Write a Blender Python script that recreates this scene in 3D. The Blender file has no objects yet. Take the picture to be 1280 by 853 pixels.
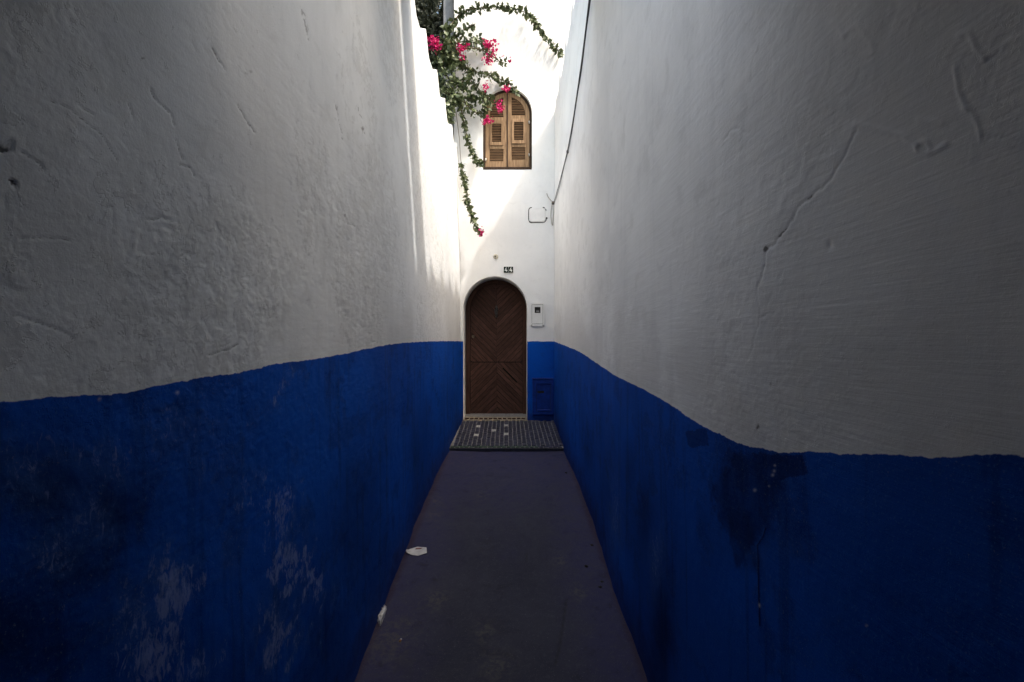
import bpy, bmesh, math, random
import numpy as np
from mathutils import Vector, Matrix

random.seed(7)
RNG = np.random.default_rng(11)
C = bpy.context.scene.collection
scene = bpy.context.scene

# ------------------------------------------------------------------ camera
F = 569.0            # focal length in photo pixels (1280 wide)
EYE = 1.74
D = 6.4              # distance of the house front
SL = 0.092           # the alley climbs gently away from the camera
cam_d = bpy.data.cameras.new('camera')
cam = bpy.data.objects.new('camera', cam_d); C.objects.link(cam)
cam_d.sensor_width = 36.0
cam_d.lens = F / 1280.0 * 36.0
cam_d.clip_start = 0.02
cam_d.clip_end = 300
cam.location = (0, 0, EYE)
cam.rotation_euler = (math.radians(90), 0, 0)
scene.camera = cam

# ------------------------------------------------------------------ sky, sun, exposure
SUN_TO = Vector((0.52, -0.333, 1.0)).normalized()      # towards the sun
w = bpy.data.worlds.new('World'); scene.world = w; w.use_nodes = True
nt = w.node_tree
bg = nt.nodes['Background']
sky = nt.nodes.new('ShaderNodeTexSky')
sky.sky_type = 'NISHITA'
sky.sun_disc = False
sky.sun_elevation = math.asin(SUN_TO.z)
sky.sun_rotation = math.atan2(SUN_TO.x, SUN_TO.y)
sky.dust_density = 7.5
sky.air_density = 2.2
sky.ozone_density = 2.0
nt.links.new(sky.outputs[0], bg.inputs[0])
bg.inputs[1].default_value = 0.15
sun_d = bpy.data.lights.new('sun', 'SUN')
sun_d.energy = 1.2          # a veiled sun: soft-edged shade
sun_d.angle = math.radians(2.0)
sun_d.color = (1.0, 0.965, 0.91)
sun = bpy.data.objects.new('sun', sun_d); C.objects.link(sun)
sun.rotation_euler = SUN_TO.to_track_quat('Z', 'Y').to_euler()
sun.location = (3, -3, 9)
scene.view_settings.view_transform = 'Standard'
scene.view_settings.look = 'None'
scene.view_settings.exposure = 1.70
scene.view_settings.gamma = 1.0
scene.cycles.max_bounces = 8
scene.cycles.diffuse_bounces = 5
scene.cycles.caustics_reflective = False
scene.cycles.caustics_refractive = False
scene.cycles.glossy_bounces = 2
scene.cycles.transmission_bounces = 2

# ------------------------------------------------------------------ helpers
def P(px, py, d):
    """photo pixel at distance d along the view axis -> world point"""
    return Vector(((px - 640) / F * d, d, EYE - (py - 426.5) / F * d))

def zfloor(y):
    return SL * y

def empty(name, loc, label=None, cat=None, group=None):
    o = bpy.data.objects.new(name, None); C.objects.link(o)
    o.empty_display_size = 0.1
    o.location = loc
    tag(o, label, cat, group)
    return o

def tag(o, label=None, cat=None, group=None, kind=None):
    if label: o['label'] = label
    if cat: o['category'] = cat
    if group: o['group'] = group
    if kind: o['kind'] = kind
    return o

def link(name, me, parent=None):
    """vertices are in world coordinates; keep them there under a parent at loc"""
    o = bpy.data.objects.new(name, me); C.objects.link(o)
    if parent:
        o.parent = parent
        p = Vector((0, 0, 0)); q = parent
        while q:
            p += q.location; q = q.parent
        o.location = -p
    return o

def obj(name, verts, faces, m, parent=None, smooth=False):
    me = bpy.data.meshes.new(name)
    me.from_pydata([tuple(v) for v in verts], [], faces)
    me.materials.append(m)
    if smooth:
        me.polygons.foreach_set('use_smooth', [True] * len(me.polygons))
    me.update()
    return link(name, me, parent)

def from_bm(name, bm, m, parent=None, smooth=False):
    me = bpy.data.meshes.new(name)
    bmesh.ops.recalc_face_normals(bm, faces=bm.faces)
    bm.to_mesh(me); bm.free()
    me.materials.append(m)
    if smooth:
        me.polygons.foreach_set('use_smooth', [True] * len(me.polygons))
    return link(name, me, parent)

def add_box(bm, a, b, bevel=0.0, rot=None, seg=1):
    a = Vector(a); b = Vector(b)
    c = (a + b) / 2; s = b - a
    r = bmesh.ops.create_cube(bm, size=1.0)
    vs = r['verts']
    M = Matrix.Translation(c)
    if rot is not None: M = M @ rot
    M = M @ Matrix.Diagonal((abs(s.x), abs(s.y), abs(s.z), 1))
    bmesh.ops.transform(bm, matrix=M, verts=vs)
    if bevel > 0:
        es = list({e for v in vs for e in v.link_edges})
        bmesh.ops.bevel(bm, geom=es, offset=bevel, segments=seg, affect='EDGES', profile=0.5)

def box(name, a, b, m, parent=None, bevel=0.003, rot=None, seg=1):
    bm = bmesh.new(); add_box(bm, a, b, bevel, rot, seg)
    return from_bm(name, bm, m, parent)

def add_tube(bm, pts, r, n=6, cap=True):
    """tube along a polyline, r a number or a list"""
    pts = [Vector(p) for p in pts]
    rs = r if isinstance(r, (list, tuple)) else [r] * len(pts)
    rings = []
    up = Vector((0.13, 0.21, 0.97)).normalized()
    for i, p in enumerate(pts):
        t = (pts[min(i + 1, len(pts) - 1)] - pts[max(i - 1, 0)]).normalized()
        a = t.cross(up)
        if a.length < 1e-3: a = t.cross(Vector((1, 0, 0)))
        a.normalize(); b = t.cross(a).normalized()
        rings.append([bm.verts.new(p + (a * math.cos(2 * math.pi * k / n) + b * math.sin(2 * math.pi * k / n)) * rs[i]) for k in range(n)])
    for i in range(len(rings) - 1):
        for k in range(n):
            bm.faces.new((rings[i][k], rings[i][(k + 1) % n], rings[i + 1][(k + 1) % n], rings[i + 1][k]))
    if cap:
        bm.faces.new(rings[0][::-1]); bm.faces.new(rings[-1])

def tube(name, pts, r, m, parent=None, n=6):
    bm = bmesh.new(); add_tube(bm, pts, r, n)
    return from_bm(name, bm, m, parent, True)

def smooth_line(pts, k=4):
    """Catmull-Rom through points"""
    pts = [Vector(p) for p in pts]
    if len(pts) < 3: return pts
    out = []
    for i in range(len(pts) - 1):
        p0 = pts[max(i - 1, 0)]; p1 = pts[i]; p2 = pts[i + 1]; p3 = pts[min(i + 2, len(pts) - 1)]
        for j in range(k):
            t = j / k
            out.append(0.5 * ((2 * p1) + (p2 - p0) * t + (2 * p0 - 5 * p1 + 4 * p2 - p3) * t * t + (3 * p1 - p0 - 3 * p2 + p3) * t ** 3))
    out.append(pts[-1])
    return out

def prism(name, poly, y0, y1, m, parent=None, inset=0.0):
    """polygon in (x,z), extruded from y0 (front) to y1 (back); front edge chamfered by inset"""
    n = len(poly)
    cx = sum(p[0] for p in poly) / n; cz = sum(p[1] for p in poly) / n
    vs = []; fs = []
    def ring(y, s):
        i0 = len(vs)
        for (x, z) in poly:
            dx, dz = cx - x, cz - z
            L = math.hypot(dx, dz) or 1
            vs.append((x + dx / L * s, y, z + dz / L * s))
        return i0
    rings = [ring(y0, inset)] + ([ring(y0 + inset, 0)] if inset > 0 else []) + [ring(y1, 0)]
    for a, b in zip(rings, rings[1:]):
        for k in range(n):
            fs.append((a + k, a + (k + 1) % n, b + (k + 1) % n, b + k))
    fs.append(tuple(rings[0] + k for k in range(n - 1, -1, -1)))
    fs.append(tuple(rings[-1] + k for k in range(n)))
    bm = bmesh.new()
    bv = [bm.verts.new(v) for v in vs]
    for f in fs:
        bm.faces.new([bv[i] for i in f])
    return from_bm(name, bm, m, parent)

def clip(poly, nx, nz, c):
    """keep nx*x+nz*z >= c"""
    out = []
    for i in range(len(poly)):
        a = poly[i]; b = poly[(i + 1) % len(poly)]
        da = nx * a[0] + nz * a[1] - c; db = nx * b[0] + nz * b[1] - c
        if da >= 0: out.append(a)
        if (da >= 0) != (db >= 0):
            t = da / (da - db)
            out.append((a[0] + (b[0] - a[0]) * t, a[1] + (b[1] - a[1]) * t))
    return out

def area(poly):
    return abs(sum(poly[i][0] * poly[(i + 1) % len(poly)][1] - poly[(i + 1) % len(poly)][0] * poly[i][1] for i in range(len(poly)))) / 2

def arch(cx, hw, zb, zs, n=24):
    """arched outline, counter-clockwise from bottom left seen from the front"""
    pts = [(cx - hw, zb), (cx + hw, zb)]
    for k in range(n + 1):
        a = math.pi * k / n
        pts.append((cx + hw * math.cos(a), zs + hw * math.sin(a)))
    return pts

def plate(name, outer, holes, y0, y1, m, parent=None, m2=None):
    """flat board in x-z with holes, from y0 (front) to y1; m2 = material of the edges"""
    cu = bpy.data.curves.new('outline', 'CURVE'); cu.dimensions = '2D'; cu.fill_mode = 'BOTH'
    cu.extrude = (y1 - y0) / 2
    for poly in [outer] + holes:
        s = cu.splines.new('POLY'); s.points.add(len(poly) - 1); s.use_cyclic_u = True
        for q, p in zip(s.points, poly): q.co = (p[0], p[1], 0, 1)
    t = bpy.data.objects.new('outline', cu); C.objects.link(t)
    dg = bpy.context.evaluated_depsgraph_get()
    me = bpy.data.meshes.new_from_object(t.evaluated_get(dg))
    bpy.data.objects.remove(t); bpy.data.curves.remove(cu)
    bm = bmesh.new(); bm.from_mesh(me); bpy.data.meshes.remove(me)
    ym = (y0 + y1) / 2
    for v in bm.verts:
        x, z, e = v.co
        v.co = (x, ym - e, z)
    bmesh.ops.remove_doubles(bm, verts=bm.verts, dist=1e-5)
    bmesh.ops.recalc_face_normals(bm, faces=bm.faces)
    me = bpy.data.meshes.new(name); 
    if m2:
        for f in bm.faces:
            if abs(f.normal.y) < 0.5: f.material_index = 1
    bm.to_mesh(me); bm.free()
    me.materials.append(m)
    if m2: me.materials.append(m2)
    return link(name, me, parent)

# ---- numpy noise
def vnoise(u, v, seed):
    r = np.random.default_rng(seed).random((256, 256))
    iu = np.floor(u).astype(int); iv = np.floor(v).astype(int)
    fu = u - iu; fv = v - iv
    fu = fu * fu * fu * (fu * (fu * 6 - 15) + 10); fv = fv * fv * fv * (fv * (fv * 6 - 15) + 10)
    a = r[iu & 255, iv & 255]; b = r[(iu + 1) & 255, iv & 255]
    c = r[iu & 255, (iv + 1) & 255]; d = r[(iu + 1) & 255, (iv + 1) & 255]
    return (a * (1 - fu) + b * fu) * (1 - fv) + (c * (1 - fu) + d * fu) * fv

def fbm(u, v, seed, o=4, g=0.5):
    s = np.zeros_like(u); A = 1.0; T = 0
    for i in range(o):
        s += A * vnoise(u * 2 ** i + 17.3 * i, v * 2 ** i + 5.1 * i, seed + i); T += A; A *= g
    return s / T

def sstep(a, b, x):
    t = np.clip((x - a) / (b - a), 0, 1)
    return t * t * (3 - 2 * t)

def seg_dist(X, Y, line):
    best = np.full(X.shape, 1e9)
    for (x0, y0), (x1, y1) in zip(line, line[1:]):
        dx, dy = x1 - x0, y1 - y0
        L2 = dx * dx + dy * dy + 1e-9
        t = np.clip(((X - x0) * dx + (Y - y0) * dy) / L2, 0, 1)
        best = np.minimum(best, np.hypot(X - x0 - t * dx, Y - y0 - t * dy))
    return best

def inside(X, Y, poly):
    r = np.zeros(X.shape, bool)
    for i in range(len(poly)):
        x0, y0 = poly[i]; x1, y1 = poly[(i + 1) % len(poly)]
        c = ((y0 > Y) != (y1 > Y)) & (X < (x1 - x0) * (Y - y0) / (y1 - y0 + 1e-12) + x0)
        r ^= c
    return r

# ------------------------------------------------------------------ materials
class NB:
    def __init__(s, name):
        s.m = bpy.data.materials.new(name); s.m.use_nodes = True
        s.t = s.m.node_tree; s.b = s.t.nodes['Principled BSDF']
    def n(s, typ, **kw):
        x = s.t.nodes.new('ShaderNode' + typ)
        for k, v in kw.items(): setattr(x, k, v)
        return x
    def put(s, sock, v):
        if hasattr(v, 'node'): s.t.links.new(v, sock)
        else: sock.default_value = v
    def math(s, op, a, b=0.0, c=0.0, clamp=False):
        x = s.n('Math', operation=op); x.use_clamp = clamp
        s.put(x.inputs[0], a); s.put(x.inputs[1], b); s.put(x.inputs[2], c)
        return x.outputs[0]
    def mix(s, f, a, b):
        x = s.n('Mix', data_type='RGBA')
        s.put(x.inputs[0], f); s.put(x.inputs[6], a if hasattr(a, 'node') else (*a, 1)); s.put(x.inputs[7], b if hasattr(b, 'node') else (*b, 1))
        return x.outputs[2]
    def ramp(s, v, a, b):
        x = s.n('MapRange', interpolation_type='SMOOTHSTEP')
        s.put(x.inputs[0], v); x.inputs[1].default_value = a; x.inputs[2].default_value = b
        return x.outputs[0]
    def coords(s):
        return s.n('TexCoord').outputs['Object']
    def scale(s, v, sc, loc=(0, 0, 0), rot=(0, 0, 0)):
        x = s.n('Mapping'); s.t.links.new(v, x.inputs[0])
        x.inputs['Scale'].default_value = sc; x.inputs['Location'].default_value = loc; x.inputs['Rotation'].default_value = rot
        return x.outputs[0]
    def noise(s, v, sc, det=4, rough=0.55, dist=0.0):
        x = s.n('TexNoise'); s.t.links.new(v, x.inputs['Vector'])
        x.inputs['Scale'].default_value = sc; x.inputs['Detail'].default_value = det
        x.inputs['Roughness'].default_value = rough; x.inputs['Distortion'].default_value = dist
        return x.outputs['Fac']
    def bump(s, h, strength=0.5, dist=0.002, prev=None):
        x = s.n('Bump'); x.inputs['Strength'].default_value = strength; x.inputs['Distance'].default_value = dist
        s.put(x.inputs['Height'], h)
        if prev is not None: s.t.links.new(prev, x.inputs['Normal'])
        return x.outputs[0]
    def done(s, col, rough=0.7, nrm=None, spec=0.3, metal=0.0):
        s.put(s.b.inputs['Base Color'], col if hasattr(col, 'node') else (*col, 1))
        s.put(s.b.inputs['Roughness'], rough)
        s.b.inputs['Specular IOR Level'].default_value = spec
        s.b.inputs['Metallic'].default_value = metal
        if nrm is not None: s.t.links.new(nrm, s.b.inputs['Normal'])
        return s.m

def wall_material(name, line, strokes, attr=True, curve_range=7.0):
    """white lime paint above a hand-painted blue dado; line = [(y, z)] of the paint edge"""
    b = NB(name)
    co = b.coords()
    sp = b.n('SeparateXYZ'); b.t.links.new(co, sp.inputs[0])
    X, Y, Z = sp.outputs
    # paint edge
    fc = b.n('FloatCurve')
    cm = fc.mapping.curves[0]
    pts = sorted(line)
    for i, (y, z) in enumerate(pts):
        q = (max(0.0, min(1.0, y / curve_range)), (z - 1.2) / 0.8)
        if i < 2: cm.points[i].location = q
        else: cm.points.new(*q)
    fc.mapping.update()
    b.put(fc.inputs['Value'], b.math('DIVIDE', Y, curve_range, clamp=True))
    h = b.math('MULTIPLY_ADD', fc.outputs[0], 0.8, 1.2)
    e1 = b.math('MULTIPLY_ADD', b.noise(co, 7, 2), 0.018, -0.009)
    e2 = b.math('MULTIPLY_ADD', b.noise(co, 55, 3), 0.010, -0.005)
    edge = b.math('ADD', b.math('SUBTRACT', Z, h), b.math('ADD', e1, e2))
    white = b.ramp(edge, -0.0012, 0.0012)
    # masks
    if attr:
        at = b.n('Attribute', attribute_name='wear'); s3 = b.n('SeparateColor'); b.t.links.new(at.outputs['Color'], s3.inputs[0])
        dirt, scuff, stain = s3.outputs
        alp = at.outputs['Alpha']
    if attr:
        at2 = b.n('Attribute', attribute_name='tone'); t3 = b.n('SeparateColor'); b.t.links.new(at2.outputs['Color'], t3.inputs[0])
        n_lo, n_md, run = t3.outputs; flaky = at2.outputs['Alpha']
    else:
        n_lo = b.noise(co, 1.3, 4, 0.6); n_md = b.noise(co, 9, 4, 0.65, 0.6)
        run = b.noise(b.scale(co, (8, 26, 1.1)), 1.0, 4, 0.65); flaky = 0.5
    n_hi = b.noise(co, 160, 3, 0.75)
    # white paint
    wc = b.mix(b.ramp(n_lo, 0.35, 0.7), (0.80, 0.797, 0.785), (0.72, 0.717, 0.71))
    wc = b.mix(b.math('MULTIPLY', b.ramp(n_md, 0.55, 0.78), 0.30), wc, (0.58, 0.575, 0.56))
    vs = run
    wc = b.mix(b.math('MULTIPLY', b.ramp(vs, 0.55, 0.8), 0.12), wc, (0.50, 0.50, 0.50))
    # lime washed thin near the dado, a warm stain creeping up
    low = b.ramp(edge, 0.55, 0.0)
    wc = b.mix(b.math('MULTIPLY', b.math('MULTIPLY', low, b.ramp(n_lo, 0.3, 0.7)), 0.35), wc, (0.58, 0.55, 0.50))
    # blue paint
    bc = b.mix(b.ramp(n_lo, 0.3, 0.72), (0.002, 0.078, 0.44), (0.002, 0.056, 0.32))
    bc = b.mix(b.math('MULTIPLY', b.ramp(n_md, 0.5, 0.75), 0.5), bc, (0.002, 0.030, 0.17))
    bc = b.mix(b.math('MULTIPLY', b.ramp(run, 0.55, 0.8), 0.45), bc, (0.003, 0.026, 0.13))
    fleck = b.noise(co, 240, 2, 0.6)
    bc = b.mix(b.math('MULTIPLY', b.ramp(fleck, 0.58, 0.68), 0.5), bc, (0.05, 0.14, 0.40))
    # purple grime towards the pavement
    fl = b.math('SUBTRACT', Z, b.math('MULTIPLY', Y, SL))
    gr = b.ramp(b.math('ADD', fl, b.math('MULTIPLY_ADD', n_md, 0.35, -0.17)), 0.30, 0.0)
    bc = b.mix(b.math('MULTIPLY', gr, 0.7), bc, (0.014, 0.013, 0.055))
    if attr:
        sn = b.noise(b.scale(co, (34, 75, 30)), 1.0, 5, 0.75, 1.2)
        sm = b.math('MULTIPLY', b.ramp(b.math('ADD', sn, b.math('MULTIPLY_ADD', scuff, 0.34, -0.22)), 0.43, 0.64), b.math('MINIMUM', b.math('MULTIPLY', scuff, 1.7), 0.75))
        bc = b.mix(b.math('MULTIPLY', stain, 0.92), bc, (0.0015, 0.005, 0.030))
        bc = b.mix(b.math('MULTIPLY', scuff, b.ramp(n_md, .3, .6)), bc, (0.035, 0.10, 0.33))
        bc = b.mix(sm, bc, (0.21, 0.27, 0.52))
        bc = b.mix(b.math('MULTIPLY', alp, 0.8), bc, (0.5, 0.5, 0.5))
    col = b.mix(white, bc, wc)
    if attr:
        dn = b.ramp(b.math('ADD', dirt, b.math('MULTIPLY_ADD', n_hi, 0.7, -0.35)), 0.2, 0.7)
        col = b.mix(b.math('MULTIPLY', dn, 0.75), col, (0.06, 0.05, 0.035))
    # relief
    st = b.noise(b.scale(co, strokes[0]), 1.0, 4, 0.62)
    hgt = b.math('ADD', b.math('MULTIPLY', n_hi, strokes[2]), b.math('MULTIPLY', st, strokes[1]))
    # flaking skins of old lime wash: crisp broken edges where the wall is flaky
    fq = b.noise(co, 21, 5, 0.70, 0.3)
    fth = b.math('MULTIPLY_ADD', flaky, -0.16, 0.66)
    fk2 = b.ramp(b.math('SUBTRACT', fq, fth), 0.0, 0.016)
    hgt = b.math('ADD', hgt, b.math('MULTIPLY', fk2, strokes[3]))
    col = b.mix(b.math('MULTIPLY', b.math('MULTIPLY', fk2, white), strokes[3] * .30), col, (0.52, 0.51, 0.49))
    spk = b.math('MULTIPLY', b.ramp(n_hi, 0.60, 0.70), b.ramp(n_md, .45, .62))
    col = b.mix(b.math('MULTIPLY', spk, 0.28), col, (0.30, 0.295, 0.29))
    nrm = b.bump(hgt, 0.45, 0.0024)
    rough = b.math('MULTIPLY_ADD', white, 0.10, 0.75)
    m_ = b.done(col, rough, nrm, 0.25)
    b.put(b.b.inputs['Specular IOR Level'], b.math('MULTIPLY_ADD', white, 0.15, 0.08))
    return m_

def plain(name, c, rough=0.6, var=0.25, sc=20, bump=0.0, metal=0.0, stretch=(1, 1, 1), c2=None, spec=0.3, bsc=None):
    b = NB(name); co = b.scale(b.coords(), stretch)
    n = b.noise(co, sc, 5, 0.62)
    c2 = c2 or tuple(x * (1 - var) for x in c)
    col = b.mix(b.ramp(n, 0.3, 0.7), c, c2)
    nrm = None
    if bump: nrm = b.bump(b.noise(co, bsc or sc * 2, 5, 0.65), 0.6, bump)
    return b.done(col, rough, nrm, spec, metal)

# blue / white paint edge, read off along the two walls as (distance, height)
LEFT_LINE = [(0.0, 1.655), (0.66, 1.652), (0.757, 1.6475), (0.902, 1.6425), (1.146, 1.652), (1.30, 1.655), (1.462, 1.667), (1.75, 1.673), (2.02, 1.681), (2.6, 1.712), (3.53, 1.731), (6.5, 1.735)]
RIGHT_LINE = [(0.0, 1.62), (0.551, 1.600), (0.65, 1.575), (0.767, 1.548), (0.86, 1.526), (1.008, 1.495), (1.10, 1.478), (1.33, 1.463), (1.857, 1.50), (2.94, 1.55), (4.2, 1.64), (6.4, 1.735)]
M_LEFT = wall_material('left_wall_paint', LEFT_LINE, ((20, 60, 14), 0.2, 0.75, 1.0))
M_RIGHT = wall_material('right_wall_paint', RIGHT_LINE, ((40, 7, 130), 0.75, 0.38, 0.15))
M_FRONT = wall_material('house_paint', [(0, 1.735), (7, 1.735)], ((9, 30, 60), 0.4, 0.45, 0.2), attr=False)
M_WHITE = plain('white_lime_paint', (0.80, 0.79, 0.775), 0.85, 0.1, 8, 0.003, bsc=35)
M_CREAM = plain('cream_reveal_paint', (0.74, 0.72, 0.66), 0.85, 0.2, 9, 0.003, bsc=40)
M_GREYPL = plain('grey_render', (0.22, 0.22, 0.22), 0.9, 0.3, 12, 0.003)
M_TIMBER = plain('old_timber', (0.10, 0.065, 0.04), 0.8, 0.4, 6, 0.002, stretch=(1, 8, 8))
M_BOARD = plain('dark_boards', (0.035, 0.026, 0.02), 0.85, 0.4, 6, 0.002, stretch=(8, 1, 8))

def wood(name, c, c2, rough=0.55, sc=(1, 1, 1), rot=(0, 0, 0)):
    b = NB(name)
    co = b.coords()
    oi = b.n('ObjectInfo')
    v = b.n('VectorMath', operation='ADD')
    cx = b.n('CombineXYZ'); b.put(cx.inputs[0], b.math('MULTIPLY', oi.outputs['Random'], 7.0)); b.put(cx.inputs[2], b.math('MULTIPLY', oi.outputs['Random'], 3.0))
    b.t.links.new(b.scale(co, (1, 1, 1), rot=rot), v.inputs[0]); b.t.links.new(cx.outputs[0], v.inputs[1])
    g = b.noise(b.scale(v.outputs[0], sc), 1.0, 6, 0.65, 0.4)
    col = b.mix(b.ramp(g, 0.3, 0.72), c, c2)
    br = b.math('MULTIPLY_ADD', oi.outputs['Random'], 0.38, 0.74)
    mul = b.n('Mix', data_type='RGBA', blend_type='MULTIPLY'); mul.inputs[0].default_value = 1.0
    cc = b.n('CombineColor')
    for i in range(3): b.put(cc.inputs[i], br)
    b.t.links.new(col, mul.inputs[6]); b.t.links.new(cc.outputs[0], mul.inputs[7])
    nrm = b.bump(g, 0.5, 0.002)
    return b.done(mul.outputs[2], max(rough, .75), nrm, 0.12)

M_DOOR_A = wood('door_wood_falling', (0.112, 0.058, 0.043), (0.055, 0.029, 0.022), 0.6, (8, 30, 60), (0, math.radians(-45), 0))
M_DOOR_B = wood('door_wood_rising', (0.112, 0.058, 0.043), (0.055, 0.029, 0.022), 0.6, (8, 30, 60), (0, math.radians(45), 0))
M_DOORFR = wood('door_frame_wood', (0.090, 0.046, 0.033), (0.048, 0.025, 0.019), 0.6, (40, 40, 5))
M_DARK = plain('dark_void', (0.006, 0.005, 0.004), 0.9, 0.2)
M_SHUT = wood('weathered_shutter_wood', (0.38, 0.25, 0.145), (0.17, 0.105, 0.062), 0.8, (60, 40, 5))
M_SLAT = wood('weathered_slat_wood', (0.30, 0.19, 0.11), (0.17, 0.10, 0.058), 0.8, (6, 40, 60))
M_SHUTFR = wood('dark_window_frame_wood', (0.065, 0.042, 0.03), (0.035, 0.022, 0.016), 0.8, (40, 40, 5))
M_IRON = plain('blackened_iron', (0.10, 0.097, 0.09), 0.42, 0.4, 30, 0.001, 0.6)
M_STONE = plain('worn_threshold_stone', (0.36, 0.30, 0.21), 0.7, 0.4, 25, 0.002)
M_GROUT = plain('grey_grout', (0.26, 0.25, 0.24), 0.9, 0.4, 40, 0.002)

def leaf_mat(name, cols, rough=0.45, trans=0.12):
    b = NB(name)
    at = b.n('Attribute', attribute_name='tint')
    r = b.n('ValToRGB'); b.t.links.new(at.outputs['Fac'], r.inputs[0])
    e = r.color_ramp.elements
    while len(e) < len(cols): e.new(0.5)
    for i, c in enumerate(cols):
        e[i].position = i / (len(cols) - 1); e[i].color = (*c, 1)
    b.done(r.outputs[0], rough, None, 0.4)
    b.b.inputs['Transmission Weight'].default_value = 0.0
    tr = b.n('BsdfTranslucent'); b.t.links.new(r.outputs[0], tr.inputs[0])
    ms = b.n('MixShader'); ms.inputs[0].default_value = trans
    out = b.t.nodes['Material Output']
    b.t.links.new(b.b.outputs[0], ms.inputs[1]); b.t.links.new(tr.outputs[0], ms.inputs[2]); b.t.links.new(ms.outputs[0], out.inputs[0])
    return b.m

M_LEAF = leaf_mat('bougainvillea_leaf', [(0.034, 0.048, 0.022), (0.062, 0.086, 0.036), (0.10, 0.125, 0.052), (0.15, 0.165, 0.08)])
M_SHRUB = leaf_mat('dark_shrub_leaf', [(0.022, 0.027, 0.016), (0.04, 0.048, 0.026), (0.075, 0.085, 0.05)], 0.6)
M_BRACT = leaf_mat('magenta_bract', [(0.30, 0.002, 0.045), (0.45, 0.004, 0.10), (0.56, 0.012, 0.17)], 0.6, 0.25)
M_TWIG = plain('brown_twig', (0.13, 0.10, 0.06), 0.85, 0.4, 60)

# ------------------------------------------------------------------ pavement
def floor_material():
    b = NB('worn_painted_concrete')
    co = b.coords()
    sp = b.n('SeparateXYZ'); b.t.links.new(co, sp.inputs[0])
    X, Y, Z = sp.outputs
    n1 = b.noise(co, 1.6, 6, 0.62, 0.4); n2 = b.noise(co, 9, 6, 0.68, 0.5); n3 = b.noise(co, 130, 4, 0.7)
    col = b.mix(b.ramp(n1, 0.36, 0.66), (0.029, 0.030, 0.050), (0.018, 0.019, 0.036))
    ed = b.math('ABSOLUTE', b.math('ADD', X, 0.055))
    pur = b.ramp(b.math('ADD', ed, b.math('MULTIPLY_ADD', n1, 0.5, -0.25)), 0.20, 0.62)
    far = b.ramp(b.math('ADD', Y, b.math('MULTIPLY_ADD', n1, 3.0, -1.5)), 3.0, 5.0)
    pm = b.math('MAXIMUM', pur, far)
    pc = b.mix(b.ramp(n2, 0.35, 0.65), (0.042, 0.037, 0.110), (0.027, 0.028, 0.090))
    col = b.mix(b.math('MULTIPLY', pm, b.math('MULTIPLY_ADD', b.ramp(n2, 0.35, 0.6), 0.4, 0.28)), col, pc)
    mud = b.noise(co, 3.1, 5, 0.6, 0.8)
    col = b.mix(b.math('MULTIPLY', b.ramp(mud, 0.58, 0.78), 0.30), col, (0.048, 0.044, 0.046))
    col = b.mix(b.math('MULTIPLY', b.ramp(n2, 0.55, 0.75), 0.55), col, (0.012, 0.012, 0.016))
    n4 = b.noise(co, 46, 4, 0.7, 0.3)
    col = b.mix(b.math('MULTIPLY', b.ramp(n4, 0.52, 0.68), 0.45), col, (0.055, 0.052, 0.066))
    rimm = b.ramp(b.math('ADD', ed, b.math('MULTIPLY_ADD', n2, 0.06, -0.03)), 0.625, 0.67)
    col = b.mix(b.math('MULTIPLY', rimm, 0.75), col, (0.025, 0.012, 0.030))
    fk = b.noise(co, 210, 2, 0.5)
    col = b.mix(b.math('MULTIPLY', b.ramp(fk, 0.66, 0.72), 0.6), col, (0.16, 0.15, 0.15))
    at = b.n('Attribute', attribute_name='mark'); s3 = b.n('SeparateColor'); b.t.links.new(at.outputs['Color'], s3.inputs[0])
    col = b.mix(b.math('MULTIPLY', s3.outputs[0], 0.7), col, (0.010, 0.010, 0.011))
    col = b.mix(b.math('MULTIPLY', b.math('MULTIPLY', s3.outputs[1], b.ramp(b.noise(co, 28, 6, 0.7, .5), 0.42, 0.62)), 0.55), col, (0.10, 0.088, 0.066))
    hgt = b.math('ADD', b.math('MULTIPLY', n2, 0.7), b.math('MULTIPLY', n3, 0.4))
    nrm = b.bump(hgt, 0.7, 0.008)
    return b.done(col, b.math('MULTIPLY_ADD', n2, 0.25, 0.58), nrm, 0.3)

def floor_px(px, py):
    d = EYE / ((py - 426.5) / F + SL)
    return ((px - 640) / F * d, d)

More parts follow.
